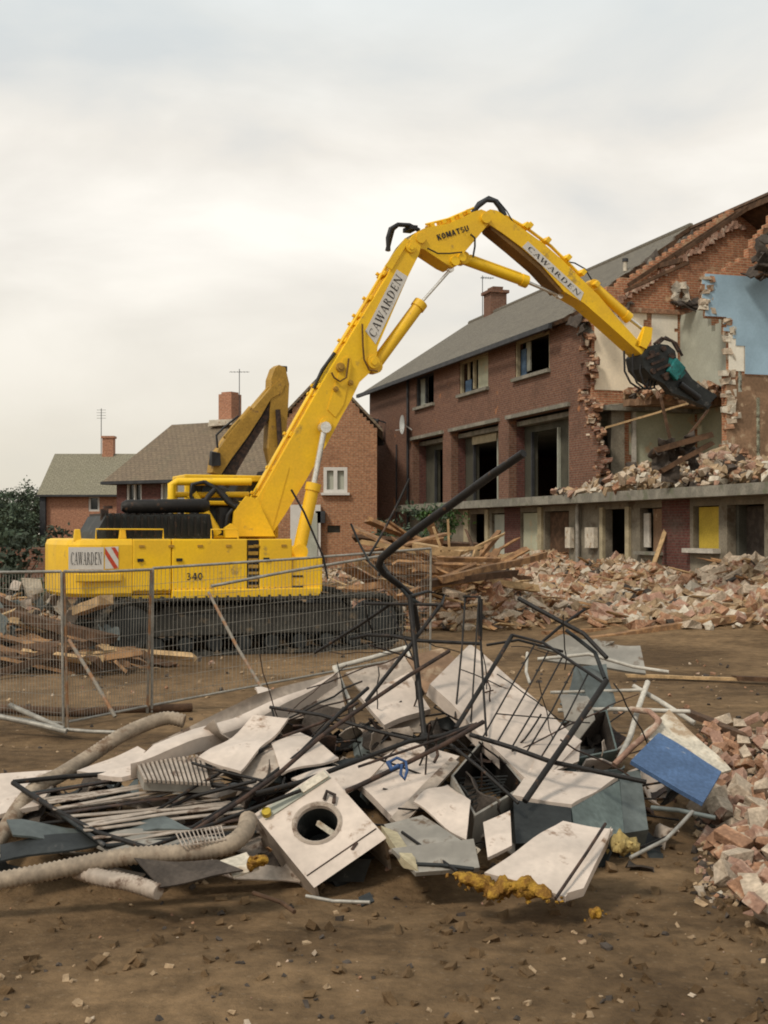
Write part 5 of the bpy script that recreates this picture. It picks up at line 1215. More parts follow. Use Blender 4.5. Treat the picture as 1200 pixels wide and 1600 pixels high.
# ------------------------------------------------------------------ scrap heap in the foreground
def tagc(mb,name,mts,lab,cat,grp=None,bevel=0,origin=None):
    o=mb.build(name,mts,None,bevel=bevel); c=sum((v for v in mb.v),V(0,0,0))/len(mb.v)
    for v in o.data.vertices: v.co-=c
    o.location=c; return tag(o,lab,cat,grp)
def panel(pix,lab,mt='white',th=.03,dent=.022,seed=0,name='scrap_metal',cat='panel',grp=None,n=10,mback=None,bevel=.0):
    mb=MB(); mb.sheet([P(*q) for q in pix],th,n,dent,0,seed,2.5,1 if mback else None)
    return tagc(mb,name,[M[mt]]+([M[mback]] if mback else []),lab,cat,grp,bevel)
def washing_machine():
    A=P(397,1272,7.75); B_=P(507,1201,7.95); Dd=P(497,1383,7.35)
    X=(B_-A); w=X.length; X.normalize(); Yv=(Dd-A); Yv=Yv-X*Yv.dot(X); h=Yv.length; Yv.normalize(); Nn=X.cross(Yv).normalized()
    if (V(0,0,EYE)-A).dot(Nn)<0: Nn=-Nn
    W_=empty('washing_machine',A-Nn*.2,'white front loading washing machine lying tilted with its door torn off','washing machine')
    f=lambda u,v,d=0:A+X*u*w+Yv*v*h-Nn*d
    dep=.44
    # front panel with a round hole
    mb=MB(); cx,cy,rr=.50,.50,.185*w/w; R0=.125
    hole=[];outer=[]
    n=32
    for k in range(n):
        a=2*math.pi*k/n; hole.append((.50+R0/w*math.cos(a),.46+R0/h*math.sin(a)))
        c,s=math.cos(a),math.sin(a); t_=min(.5/abs(c) if abs(c)>1e-6 else 9,.5/abs(s) if abs(s)>1e-6 else 9); ox,oy=.5+c*t_,.5+s*t_
        outer.append((min(1,max(0,ox)),min(1,max(0,oy))))
    # keep the corners
    for cc in ((0,0),(1,0),(1,1),(0,1)):
        i=min(range(n),key=lambda i:(outer[i][0]-cc[0])**2+(outer[i][1]-cc[1])**2); outer[i]=cc
    for k in range(n):
        j=(k+1)%n; mb.face([f(*outer[k]),f(*outer[j]),f(*hole[j]),f(*hole[k])]); mb.face([f(*hole[k]),f(*hole[j]),f(hole[j][0],hole[j][1],.03),f(hole[k][0],hole[k][1],.03)])
    mb.build('front_panel',M['white'],W_)
    mb=MB()
    for k in range(n):
        j=(k+1)%n; a=2*math.pi*k/n; b=2*math.pi*j/n
        q=lambda an,r_,d:f(.50+r_/w*math.cos(an),.46+r_/h*math.sin(an),d)
        mb.face([q(a,R0*1.22,-.003),q(b,R0*1.22,-.003),q(b,R0*1.12,-.012),q(a,R0*1.12,-.012)],0,True); mb.face([q(a,R0*1.12,-.012),q(b,R0*1.12,-.012),q(b,R0*.99,.0),q(a,R0*.99,.0)],0,True)
    mb.build('door_ring',M['white2'],W_)
    mb=MB()
    for k in range(n):
        j=(k+1)%n; a=2*math.pi*k/n; b=2*math.pi*j/n; q=lambda an,r_,d:f(.50+r_/w*math.cos(an),.46+r_/h*math.sin(an),d)
        mb.face([q(a,R0,.03),q(b,R0,.03),q(b,R0*1.05,.30),q(a,R0*1.05,.30)],0,True); mb.face([q(a,R0*1.05,.30),q(b,R0*1.05,.30),f(.5,.46,.32)],0)
    mb.build('drum',M['darkm'],W_)
    mb=MB(); c=f(.5,.46,.1); mb.bar(f(.56,.36,.10),f(.62,.56,.10),.018,.03); mb.build('drum_paddle',M['plas'],W_)
    mb=MB(); mb.tube([f(.74,.30,-.01),f(.82,.26,-.03),f(.86,.34,-.03),f(.79,.40,-.02)],.012,6); mb.build('door_hinge',M['rust'],W_)
    # body: sides and back, open underneath
    mb=MB()
    def side(p,q): mb.prism([f(*p,0.001),f(*q,0.001),f(*q,dep),f(*p,dep)],(f(.5,.5)-(f(*p)+f(*q))/2).normalized()*.02)
    side((0,0),(0,1)); side((0,0),(1,0)); side((1,0),(1,1)); mb.prism([f(0,0,dep),f(1,0,dep),f(1,1,dep),f(0,1,dep)],Nn*.01); mb.build('body',M['white2'],W_)
    mb=MB(); mb.box(f(.5,.80,.2),(.3,.2,.16),None,0,.1); mb.cyl(f(.3,.8,.25),f(.7,.8,.25),.09,14); mb.build('motor',M['darkm'],W_)
    # control strip
    mb=MB(); mb.prism([f(.06,.025,-.002),f(.98,.025,-.002),f(.98,.13,-.002),f(.06,.13,-.002)],Nn*.008); cs=mb.build('control_panel',M['ggreen'],W_)
    mb=MB(); mb.prism([f(.60,.035,-.012),f(.96,.035,-.012),f(.96,.12,-.012),f(.60,.12,-.012)],Nn*.012); mb.build('soap_drawer',M['plas'],cs)
    mb=MB(); mb.cyl(f(.11,.09,-.01),f(.11,.09,-.045),.028,16); mb.build('dial',M['ydoor'],cs)
    mb=MB(); mb.bar(f(.02,.86,-.003),f(.98,.86,-.003),.008,.004); mb.bar(f(.60,.90,-.004),f(.70,.87,-.004),.02,.004); mb.build('panel_seam',M['rust'],W_)
washing_machine()
# white sheets and appliance casings
panel([(204,1190,8.2),(240,1163,8.5),(528,1056,9.6),(380,1132,8.9)],'long white appliance side sloping down to the left behind the black bars',th=.10,seed=1,name='fridge_shell')
panel([(235,1165,8.6),(400,1085,9.2),(530,1050,9.9),(540,1110,9.5)],'white fridge side with stained seam behind the long sloping panel',th=.30,seed=2,name='fridge_shell',mt='white2',dent=.02)
panel([(310,1181,8.3),(395,1118,8.8),(450,1120,8.8),(376,1204,8.1)],'pointed white panel overlapping the ribbed radiator',th=.02,seed=3,dent=.03)
panel([(398,1075,10.3),(440,1085,10.1),(480,1100,9.7),(405,1090,10.0)],'thin curled white strip beside the upper left fridge side',th=.02,seed=4,dent=.03)
panel([(672,1068,9.0),(735,1005,9.6),(910,1156,8.9),(835,1230,8.3)],'large upright white fridge side in the middle of the heap',th=.10,seed=5,name='fridge_shell',dent=.018)
panel([(824,1222,8.35),(842,1168,8.7),(908,1158,8.95),(905,1188,8.75)],'narrow white fridge edge below the large fridge side',th=.03,seed=6,dent=.014)
panel([(548,1210,8.3),(640,1160,8.7),(718,1180,8.6),(615,1278,7.9)],'white cabinet door with the blue strap hanging over it',th=.05,seed=7,dent=.018)
panel([(610,1278,7.85),(705,1182,8.5),(718,1190,8.45),(628,1292,7.8)],'narrow folded white edge of the cabinet door',th=.03,seed=8,dent=.005,mt='white2')
panel([(648,1262,7.9),(698,1215,8.2),(736,1255,7.9),(728,1308,7.5)],'torn white sheet folded below the cabinet door',th=.015,seed=9,dent=.05)
panel([(600,1290,7.7),(660,1275,7.8),(745,1330,7.4),(640,1352,7.3)],'low grey white panel right of the washing machine',th=.03,seed=10,mt='ggrey',dent=.02)
panel([(612,1325,7.3),(740,1310,7.4),(750,1352,7.2),(650,1362,7.15)],'flat pale panel on the ground right of the washing machine',th=.03,seed=11,mt='ggrey',dent=.01)
panel([(755,1286,7.6),(797,1266,7.7),(800,1322,7.35),(762,1340,7.25)],'small upright white panel between grey bin and torn sheet',th=.02,seed=12,dent=.01)
panel([(757,1362,6.95),(880,1280,7.5),(958,1291,7.45),(884,1398,6.75)],'broad white sheet lying flat in front of the cooker',th=.035,seed=13,dent=.022)
panel([(884,1396,6.78),(955,1292,7.4),(950,1312,7.3),(912,1388,6.82)],'white door edge along the broad front sheet',th=.05,seed=14,dent=.006)
panel([(0,1208,8.4),(95,1198,8.5),(60,1262,7.9),(-60,1290,7.8)],'pale board lying under the hose at the left edge',th=.03,seed=15,dent=.02)
panel([(120,1205,8.4),(215,1165,8.8),(270,1195,8.4),(190,1212,8.2)],'small white board beside the upper hose',th=.03,seed=16,dent=.02)
panel([(425,1175,8.6),(470,1150,8.8),(530,1190,8.4),(440,1215,8.2)],'crumpled white sheet left of the black hollow',th=.015,seed=17,dent=.06)
panel([(370,1190,8.3),(440,1165,8.5),(470,1180,8.4),(395,1235,8.0)],'twisted white metal sheet above the washing machine',th=.015,seed=18,dent=.06,mt='white2')
panel([(455,1215,8.2),(560,1185,8.4),(600,1200,8.3),(520,1250,8.0)],'crumpled pale sheet just above the washing machine corner',th=.015,seed=19,dent=.05)
panel([(560,1090,9.4),(640,1060,9.6),(672,1105,9.3),(600,1130,9.0)],'rounded white casing left of the large fridge side',th=.04,seed=20,dent=.05)
panel([(540,1050,10.0),(630,1022,10.2),(660,1065,9.8),(575,1085,9.7)],'grey white panel inside the white window frame',th=.02,seed=21,dent=.04,mt='white2')
panel([(636,1030,10.0),(690,1010,10.1),(735,1050,9.8),(665,1085,9.5)],'red brown board behind the large fridge side',th=.02,seed=22,dent=.02,mt='brownw')
panel([(800,1243,8.1),(828,1203,8.5),(966,1214,8.5),(893,1258,8.0)],'white cooker top with a brown stain',th=.03,seed=23,dent=.014,name='cooker',cat='cooker',mt='white')
# grey cabinets under and beside the cooker top
def boxobj(front,dep,lab,mt,name,cat,seed=0,open_=False,bev=.01,mi=None):
    q=[P(*p) for p in front]; n=(q[1]-q[0]).cross(q[3]-q[0]).normalized()
    if (V(0,0,EYE)-q[0]).dot(n)<0: n=-n
    mb=MB(); back=[p-n*dep for p in q]; th=.02
    if not open_: mb.face(q)
    else:
        c=sum(q,V(0,0,0))/4; ins=[p.lerp(c,.07) for p in q]; ib=[p-n*(dep-.02) for p in ins]
        for i in range(4):
            j=(i+1)%4; mb.face([q[i],q[j],ins[j],ins[i]]); mb.face([ins[i],ins[j],ib[j],ib[i]],1)
        mb.face(ib,1)
    mb.face(list(reversed(back)))
    for i in range(4):
        j=(i+1)%4; mb.face([q[i],back[i],back[j],q[j]])
    return tagc(mb,name,[M[mt],M[mi or 'darkm']],lab,cat,None,bev if not open_ else 0)
boxobj([(893,1262,8.0),(968,1220,8.5),(975,1300,8.1),(900,1325,7.7)],.35,'grey green metal cabinet below the white cooker top','grey','metal_cabinet','cabinet')
boxobj([(968,1210,8.55),(1000,1202,8.6),(1013,1296,8.2),(975,1302,8.1)],.30,'narrow grey metal box right of the cooker top','bluegrey','metal_box','box')
boxobj([(802,1250,8.05),(892,1262,7.98),(895,1315,7.65),(806,1318,7.65)],.30,'dull steel bin front below the white cooker top','darkm','steel_bin','bin')
boxobj([(705,1212,8.2),(758,1150,8.7),(822,1228,8.3),(742,1275,7.8)],.40,'open black oven casing in the middle of the heap','ggrey','oven_casing','oven',open_=True,mi='black')
mb=MB()
for k in range(7):
    a=P(716+4*k,1222+7*k,8.22-.04*k); b=P(792-2*k+4,1218+5*k,8.25-.04*k); mb.bar(a-V(0,-.12,.0),b-V(0,-.12,.0),.008)
tagc(mb,'oven_shelf',M['darkm'],'dark wire shelf inside the open oven casing','oven shelf')
boxobj([(870,1130,9.3),(948,1108,9.5),(965,1172,9.2),(890,1188,9.0)],.35,'green open cabinet at the right of the large fridge side','grey','metal_cabinet','cabinet',open_=True,mi='drub')
for i,(q,lab) in enumerate([([(868,1088,9.8),(894,1035,10.1),(948,1062,9.9),(902,1096,9.6)],'blue grey crumpled sheet metal piece uppermost at the right'),([(900,1050,10.0),(945,1045,10.1),(962,1098,9.7),(928,1130,9.5)],'folded blue grey sheet metal piece right of the crumpled one'),([(872,1092,9.6),(905,1075,9.7),(930,1130,9.3),(890,1150,9.2)],'pale grey green sheet piece in front of the crumpled metal')]):
    panel(q,lab,mt='bluegrey' if i<2 else 'ggrey',th=.012,dent=.10,seed=30+i,name='crumpled_sheet',cat='scrap sheet',n=8)
panel([(986,1188,8.6),(1030,1143,9.0),(1128,1204,8.75),(1098,1256,8.3)],'blue painted board leaning at the right end of the heap',mt='blue',th=.03,dent=.014,seed=40,name='blue_board',cat='board')
panel([(1000,1150,9.1),(1045,1110,9.4),(1142,1206,8.9),(1105,1215,8.8)],'torn white sheet behind the blue board',mt='plas',th=.02,dent=.04,seed=41)
panel([(930,1000,11.0),(1000,1010,11.0),(1010,1050,10.6),(850,1030,10.7)],'pale flat sheet at the back of the heap',mt='ggrey',th=.02,dent=.03,seed=42)
panel([(840,1010,10.9),(880,990,11.0),(960,1003,11.0),(900,1025,10.8)],'second pale sheet at the back of the heap',mt='ggrey',th=.02,dent=.03,seed=43)
# radiator with ribs
def radiator():
    q=[P(212,1196,8.3),P(318,1182,8.6),P(330,1228,8.15),P(225,1222,8.0)]
    B=empty('radiator',sum(q,V(0,0,0))/4,'ribbed pale radiator under the long sloping white panel','radiator')
    mb=MB(); mb.sheet(q,.05,4,.004); mb.build('body',M['ggrey'],B)
    mb=MB()
    for k in range(15):
        u=(k+.5)/15; a=q[0].lerp(q[1],u);b=q[3].lerp(q[2],u); mb.bar(a+V(0,-.02,.012),b+V(0,-.02,.012),.016,.02)
    mb.build('rib',M['white2'],B)
radiator()
# slatted grille on the left
def grille():
    c=[P(50,1240,8.0),P(330,1196,8.7),P(400,1300,7.7),P(165,1322,7.35)]
    B=empty('slatted_grille',sum(c,V(0,0,0))/4,'pale slatted metal bed base with slats parting, left of the washing machine','bed base')
    rnd=random.Random(3); mb=MB(); mb.tube([c[0],c[1]],.014,6); mb.tube([c[3],c[2]],.014,6); mb.tube([c[0],c[3]],.014,6); mb.build('frame',M['darkm'],B)
    for k in range(15):
        u=(k+.5)/15; a=c[0].lerp(c[3],u)+V(rnd.uniform(-.03,.03),0,rnd.uniform(-.01,.02)); b=c[1].lerp(c[2],u)+V(rnd.uniform(-.1,.02),0,rnd.uniform(-.02,.03))
        mb=MB(); m_=a.lerp(b,.5)+V(0,0,rnd.uniform(-.03,.03)); mb.bar(a,m_,.056,.006); mb.bar(m_,b,.056,.006); mb.build('slat',M['white2'] if k%6 else M['rust'],B)
grille()
def grid2():
    c=[P(275,1302,7.3),P(345,1290,7.45),P(352,1312,7.2),P(285,1322,7.1)]
    B=empty('wire_rack',sum(c,V(0,0,0))/4,'small wire rack beside the bend of the lower hose','wire rack')
    mb=MB()
    for k in range(12): u=k/11; mb.bar(c[0].lerp(c[1],u),c[3].lerp(c[2],u),.006)
    for k in range(3): u=k/2; mb.bar(c[0].lerp(c[3],u),c[1].lerp(c[2],u),.006)
    mb.build('wires',M['white2'],B)
grid2()
# corrugated hoses
def hose(pix,r,lab,mt='hose',step=.013):
    pts=[P(*q) for q in pix]; out=[]
    n=len(pts)
    for i in range(n-1):
        p0=pts[max(i-1,0)];p1=pts[i];p2=pts[i+1];p3=pts[min(i+2,n-1)]; L=(p2-p1).length; k=max(2,int(L/step))
        for j in range(k):
            t_=j/k; out.append(.5*((2*p1)+(-p0+p2)*t_+(2*p0-5*p1+4*p2-p3)*t_*t_+(-p0+3*p1-3*p2+p3)*t_**3))
    out.append(pts[-1]); mb=MB(); mb.tube(out,r,12,0,.085); return tagc(mb,'corrugated_hose',M[mt],lab,'hose')
hose([(288,1127,9.2),(262,1122,9.2),(230,1131,9.1),(185,1152,8.9),(140,1182,8.7),(95,1210,8.4),(60,1228,8.2),(35,1255,8.0),(15,1285,7.8),(-10,1325,7.6)],.048,'thick pale corrugated hose arching down the left of the heap')
hose([(-60,1385,6.9),(0,1376,6.95),(60,1365,7.0),(120,1353,7.05),(200,1338,7.1),(270,1334,7.15),(330,1328,7.2),(362,1318,7.25),(382,1300,7.35),(388,1280,7.5)],.050,'thick pale corrugated hose snaking along the front left')
hose([(120,1360,7.1),(160,1372,7.0),(205,1380,6.95),(248,1394,6.85)],.045,'short grey hose end on the ground at the front left',mt='white2')
# other flat dark metal on the left
for i,(q,lab,mt) in enumerate([([(10,1290,7.6),(240,1282,7.8),(300,1300,7.6),(20,1312,7.4)],'long grey metal strip under the left slats','bluegrey'),([(0,1320,7.4),(170,1290,7.6),(210,1310,7.5),(0,1340,7.2)],'dull grey metal sheet at the left edge of the heap','darkm'),([(130,1310,7.5),(260,1300,7.6),(350,1312,7.5),(180,1330,7.3)],'bent grey metal strip above the front hose','ggrey'),
    ([(210,1345,7.0),(340,1340,7.05),(380,1360,6.95),(250,1388,6.85)],'dark crumpled sheet under the front hose','drub'),([(340,1348,7.1),(385,1330,7.2),(405,1355,7.0),(365,1372,6.95)],'small white scrap piece left of the washing machine','plas')]):
    panel(q,lab,mt=mt,th=.012,dent=.035,seed=60+i,name='scrap_sheet',cat='scrap sheet')
# crumpled scrap in the heap's hollows, its dark sheets coloured to paint shade
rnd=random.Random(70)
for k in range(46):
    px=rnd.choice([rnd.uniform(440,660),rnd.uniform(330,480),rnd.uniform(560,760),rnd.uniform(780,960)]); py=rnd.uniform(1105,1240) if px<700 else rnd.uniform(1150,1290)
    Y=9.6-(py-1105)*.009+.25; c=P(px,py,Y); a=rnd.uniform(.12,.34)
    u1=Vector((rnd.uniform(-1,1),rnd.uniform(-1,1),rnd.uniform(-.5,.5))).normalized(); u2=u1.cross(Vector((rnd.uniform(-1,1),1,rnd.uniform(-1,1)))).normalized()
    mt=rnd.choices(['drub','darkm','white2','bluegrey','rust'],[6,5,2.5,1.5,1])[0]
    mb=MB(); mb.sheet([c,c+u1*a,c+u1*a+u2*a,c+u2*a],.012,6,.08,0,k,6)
    tagc(mb,'scrap_sheet',M[mt],{'drub':'shade-dark crumpled scrap sheet deep in the heap','darkm':'dim shade-coloured crumpled scrap sheet deep in the heap','white2':'grimy white crumpled scrap sheet deep in the heap','bluegrey':'grey crumpled scrap sheet deep in the heap','rust':'rusty crumpled scrap sheet deep in the heap'}[mt],'scrap sheet','crumpled scrap in the heap, '+{'drub':'shade-dark','darkm':'sooty','white2':'white','bluegrey':'grey','rust':'rusty'}[mt])
for k in range(70):   # little pale scraps
    px=rnd.uniform(330,960); py=rnd.uniform(1110,1330); Y=9.7-(py-1105)*.0095+.05; c=P(px,py,Y); a=rnd.uniform(.03,.1)
    mb=MB(); u1=Vector((rnd.uniform(-1,1),rnd.uniform(-1,1),rnd.uniform(-.5,.5))).normalized(); u2=u1.cross(Vector((0,1,rnd.uniform(-1,1)))).normalized()
    mb.sheet([c,c+u1*a,c+u1*a+u2*a*.7,c+u2*a*.6],.006,3,.03,0,k,9); tagc(mb,'scrap_fragment',M[rnd.choice(['white','plas','wood','white2'])],'small pale fragment caught among the scrap','scrap','small fragments in the heap')
for (px,py) in ((1000,1330),(77,0),):
    pass
# foam
def foam(pts,lab,mt,seed,sz=.05,n=60):
    # one torn, lumpy mass following the line of points
    rnd=random.Random(seed); mb=MB(); pp=[P(*q) for q in pts]; N_=max(6,len(pp)*9); rings=[]; sg=14
    for i in range(N_+1):
        u=i/N_*(len(pp)-1); j=min(int(u),len(pp)-2); c=pp[j].lerp(pp[j+1],u-j); d=(pp[j+1]-pp[j]).normalized(); s_=d.cross(V(0,0,1)).normalized(); e=math.sin(math.pi*min(1,max(0,i/N_)))**.4
        ring=[]
        for k in range(sg):
            a=2*math.pi*k/sg; q=c+s_*math.cos(a)*sz*1.3*e+V(0,0,1)*math.sin(a)*sz*.7*e; f_=1+1.1*nz(q.x*14,q.y*14,q.z*14+seed)+.7*nz(q.x*40,q.y*40,q.z*40); ring.append(c+(q-c)*max(.25,f_))
        rings.append(ring)
    vs=[q for r_ in rings for q in r_]; mb.mesh(vs,[(i*sg+k,i*sg+(k+1)%sg,(i+1)*sg+(k+1)%sg,(i+1)*sg+k) for i in range(N_) for k in range(sg)],0,True)
    for k in range(n//3):
        c=rnd.choice(vs)+V(rnd.gauss(0,.02),rnd.gauss(0,.02),-.01); lump(mb,c,sz*rnd.uniform(.2,.5),rnd,0)
    return tagc(mb,'insulation_foam',M[mt],lab,'foam')
foam([(706,1366,6.95),(745,1374,6.9),(775,1390,6.85),(800,1385,6.85),(830,1388,6.8),(862,1402,6.7)],'torn yellow insulation foam under the broad front sheet','foam',1,.06,110)
foam([(955,1322,7.25),(975,1318,7.25),(988,1325,7.2)],'pale yellow foam lump beside the front sheet corner','pfoam',2,.07,30)
foam([(920,1426,6.6),(940,1425,6.6)],'small yellow foam scrap on the bare earth in front','foam',3,.035,12)
foam([(385,1350,7.0),(420,1345,7.0)],'orange foam scrap left of the washing machine','foam',4,.045,20)
# wood piece by the washing machine
plank(P(608,1302,7.6),P(644,1355,7.15),.07,.05,'bframe','short buff wooden post right of the washing machine',name='wooden_post',cat='post',seed=77)
# bent lamp post
rod('bent_lamp_post',[(818,708,8.2),(760,748,8.5),(700,792,8.8),(645,832,9.0),(612,858,9.1),(596,872,9.15),(592,884,9.2),(600,896,9.25),(625,915,9.35),(645,932,9.4),(655,990,9.5)],[.027,.029,.030,.030,.030,.028,.027,.026,.024,.022,.018],'black','long black bent lamp post rising from the heap towards the upper right','lamp post',seg=10)
def bars(name,lst,mt,lab,cat,parts=None,grp=None):
    """a welded piece: first run is the frame, others its bars"""
    pts=[P(*q) for l in lst for q in l[1]]; c=sum(pts,V(0,0,0))/len(pts)
    B=empty(name,c,lab,cat,grp)
    for (nm,pp,r) in lst:
        mb=MB(); mb.tube([P(*q) for q in pp],r,6); mb.build(nm,M[mt],B)
    return B
bars('black_steel_frame',[('post',[(640,930,9.1),(648,1010,9.0),(656,1085,8.8),(664,1158,8.6)],.021),('top_bar',[(572,943,9.5),(630,944,9.3),(692,945,9.2)],.013),('top_bar',[(640,932,9.2),(668,924,9.5),(694,930,9.6),(690,946,9.3)],.012),
   ('brace',[(612,943,9.4),(560,978,9.6),(492,1020,9.9)],.013),('brace',[(688,946,9.2),(640,1010,9.0),(600,1060,8.9),(572,1096,8.8)],.014),('curved_bar',[(548,998,9.7),(575,992,9.6),(615,994,9.5),(650,1001,9.4),(752,1006,9.3)],.014),('thin_bar',[(610,955,9.4),(630,995,9.3),(655,1050,9.2)],.006),('thin_bar',[(570,943,9.5),(574,965,9.5),(583,990,9.6)],.006),('foot_plate',[(662,1150,8.6),(667,1160,8.55),(672,1168,8.5)],.035)],
   'black','upright black steel frame standing highest in the middle of the heap','steel frame')
bars('steel_railing',[('top_rail',[(800,992,9.4),(850,1005,9.2),(945,1068,8.7)],.011),('end_bar',[(948,1063,8.65),(890,1150,8.3),(820,1252,7.9)],.021),('bottom_rail',[(735,1148,8.5),(800,1168,8.3),(860,1190,8.2),(930,1205,8.2),(1010,1222,8.1)],.016),('side_bar',[(800,993,9.4),(760,1060,9.0),(712,1138,8.6)],.017)]
   +[('bar',[(815+21*k,995+11*k,9.35-.1*k),(775+22*k,1065+11*k,8.95-.09*k),(733+22*k,1142+9*k,8.55-.06*k)],.0065) for k in range(1,6)],
   'black','black railing with parallel thin bars lying across the large fridge side','railing')
bars('steel_railing',[('bar',[(727,930,9.3),(722,1010,9.1),(711,1122,8.8)],.007),('bar',[(748,934,9.2),(742,1030,9.0),(735,1145,8.7)],.006),('top_bar',[(724,932,9.3),(750,933,9.2),(752,960,9.2)],.009),('post',[(751,936,9.2),(750,1000,9.15)],.018),('bar',[(751,1000,9.15),(755,1070,8.9),(760,1150,8.6)],.008)],
   'black','narrow black railing piece with near upright bars beside the fridge top','railing')
LONG=[([(702,1017,9.0),(640,1055,8.8),(570,1102,8.6),(500,1152,8.3),(440,1205,8.0),(380,1248,7.8),(300,1300,7.5)],.015,'rust','longest rusty bar running down left across the whole heap'),
([(740,1133,8.4),(690,1150,8.3),(640,1158,8.3),(560,1188,8.1),(470,1222,7.9),(400,1240,7.8)],.016,'black','thick black bar crossing above the washing machine'),
([(755,1128,8.3),(700,1160,8.1),(640,1190,8.0),(560,1228,7.8),(540,1236,7.8)],.016,'rust','rusty tube under the blue strap'),
([(575,1075,9.0),(530,1115,8.7),(470,1175,8.4),(380,1245,8.0),(240,1330,7.4)],.013,'black','black bar sloping from the heap centre to the front left'),
([(422,1105,8.9),(500,1117,8.7),(580,1140,8.6),(660,1160,8.4)],.012,'black','thin black bar lying level left of the centre'),
([(425,1108,8.9),(436,1150,8.8)],.007,'black','short thin upright bar near the upper left'),
([(430,1155,8.7),(500,1130,8.7),(560,1098,8.8)],.010,'rust','thin rusty bar over the black hollow'),
([(560,1198,8.0),(700,1150,8.3),(745,1130,8.4)],.009,'rust','thin rusty rod next to the thick black bar'),
([(20,1222,8.1),(100,1214,8.2),(185,1208,8.4),(330,1226,8.2),(400,1235,8.0)],.016,'black','long black bar over the top of the slats'),
([(20,1223,8.1),(80,1262,7.8),(150,1300,7.5),(240,1328,7.3)],.016,'black','black bar running down the near side of the slats'),
([(30,1292,7.7),(120,1280,7.8),(230,1278,7.9),(300,1245,8.1),(400,1220,8.0)],.013,'black','black bar winding over the lower slats'),
([(190,1300,7.7),(300,1232,8.1),(420,1165,8.4)],.010,'black','thin black rod slanting over the slats'),
([(230,1325,7.3),(300,1300,7.5),(400,1262,7.7),(470,1235,7.8)],.013,'black','black rod beside the lower hose bend'),
([(250,1330,7.3),(280,1345,7.2),(330,1340,7.2)],.010,'rust','short rusty hook under the slats'),
([(300,1192,8.3),(345,1205,8.2),(420,1222,8.0)],.010,'black','thin black bar below the pointed white panel'),
([(810,935,10.0),(870,968,9.8),(912,990,9.7),(948,1028,9.5)],.018,'black','thick black bar high on the right of the heap'),
([(914,952,10.0),(880,975,9.9),(846,1004,9.7)],.012,'black','short black bar crossing the high right bar'),
([(885,985,9.9),(905,1000,9.8),(930,1020,9.7),(945,1060,9.5)],.016,'darkm','grey bent tube at the upper right'),
([(760,1008,9.6),(810,1000,9.6),(880,1018,9.6)],.010,'black','thin black bar behind the fridge top'),
([(946,1287,7.25),(915,1335,7.0),(868,1404,6.7)],.009,'rust','thin rod leaning across the broad front sheet'),
([(700,1160,8.2),(750,1200,8.0),(810,1255,7.8)],.011,'black','thin black bar across the open oven'),
([(680,1155,8.3),(684,1180,8.2),(678,1192,8.2)],.010,'rust','short rusty hook above the cabinet door'),
([(628,1300,7.6),(670,1330,7.4),(715,1362,7.1)],.009,'black','thin black rod over the low grey panel'),
([(640,1350,7.2),(690,1352,7.2),(740,1358,7.15)],.012,'darkm','thin grey bar at the foot of the low grey panel'),
([(740,647,9.0)] and [(455,765,9.6),(475,800,9.6),(505,870,9.6),(512,905,9.6)],.008,'black','thin bent rod standing left in front of the digger cylinder'),
([(640,748,9.7),(620,790,9.7),(595,838,9.6),(577,868,9.5)],.009,'black','thin straight rod crossing the brick terrace corner'),
([(548,818,9.5),(562,850,9.5),(578,880,9.4),(600,900,9.4)],.008,'darkm','short thin rod left of the lamp post bend'),
([(592,900,9.4),(598,880,9.4),(610,900,9.4),(640,935,9.3),(660,945,9.3)],.012,'darkm','thin grey rod twisted round the lamp post'),
([(440,1230,7.9),(445,1215,8.0)],.006,'black','tiny stub of wire above the washing machine'),
]
for i,(pp,r,mt,lab) in enumerate(LONG): rod('steel_bar',pp,r,mt,lab,'steel bar')
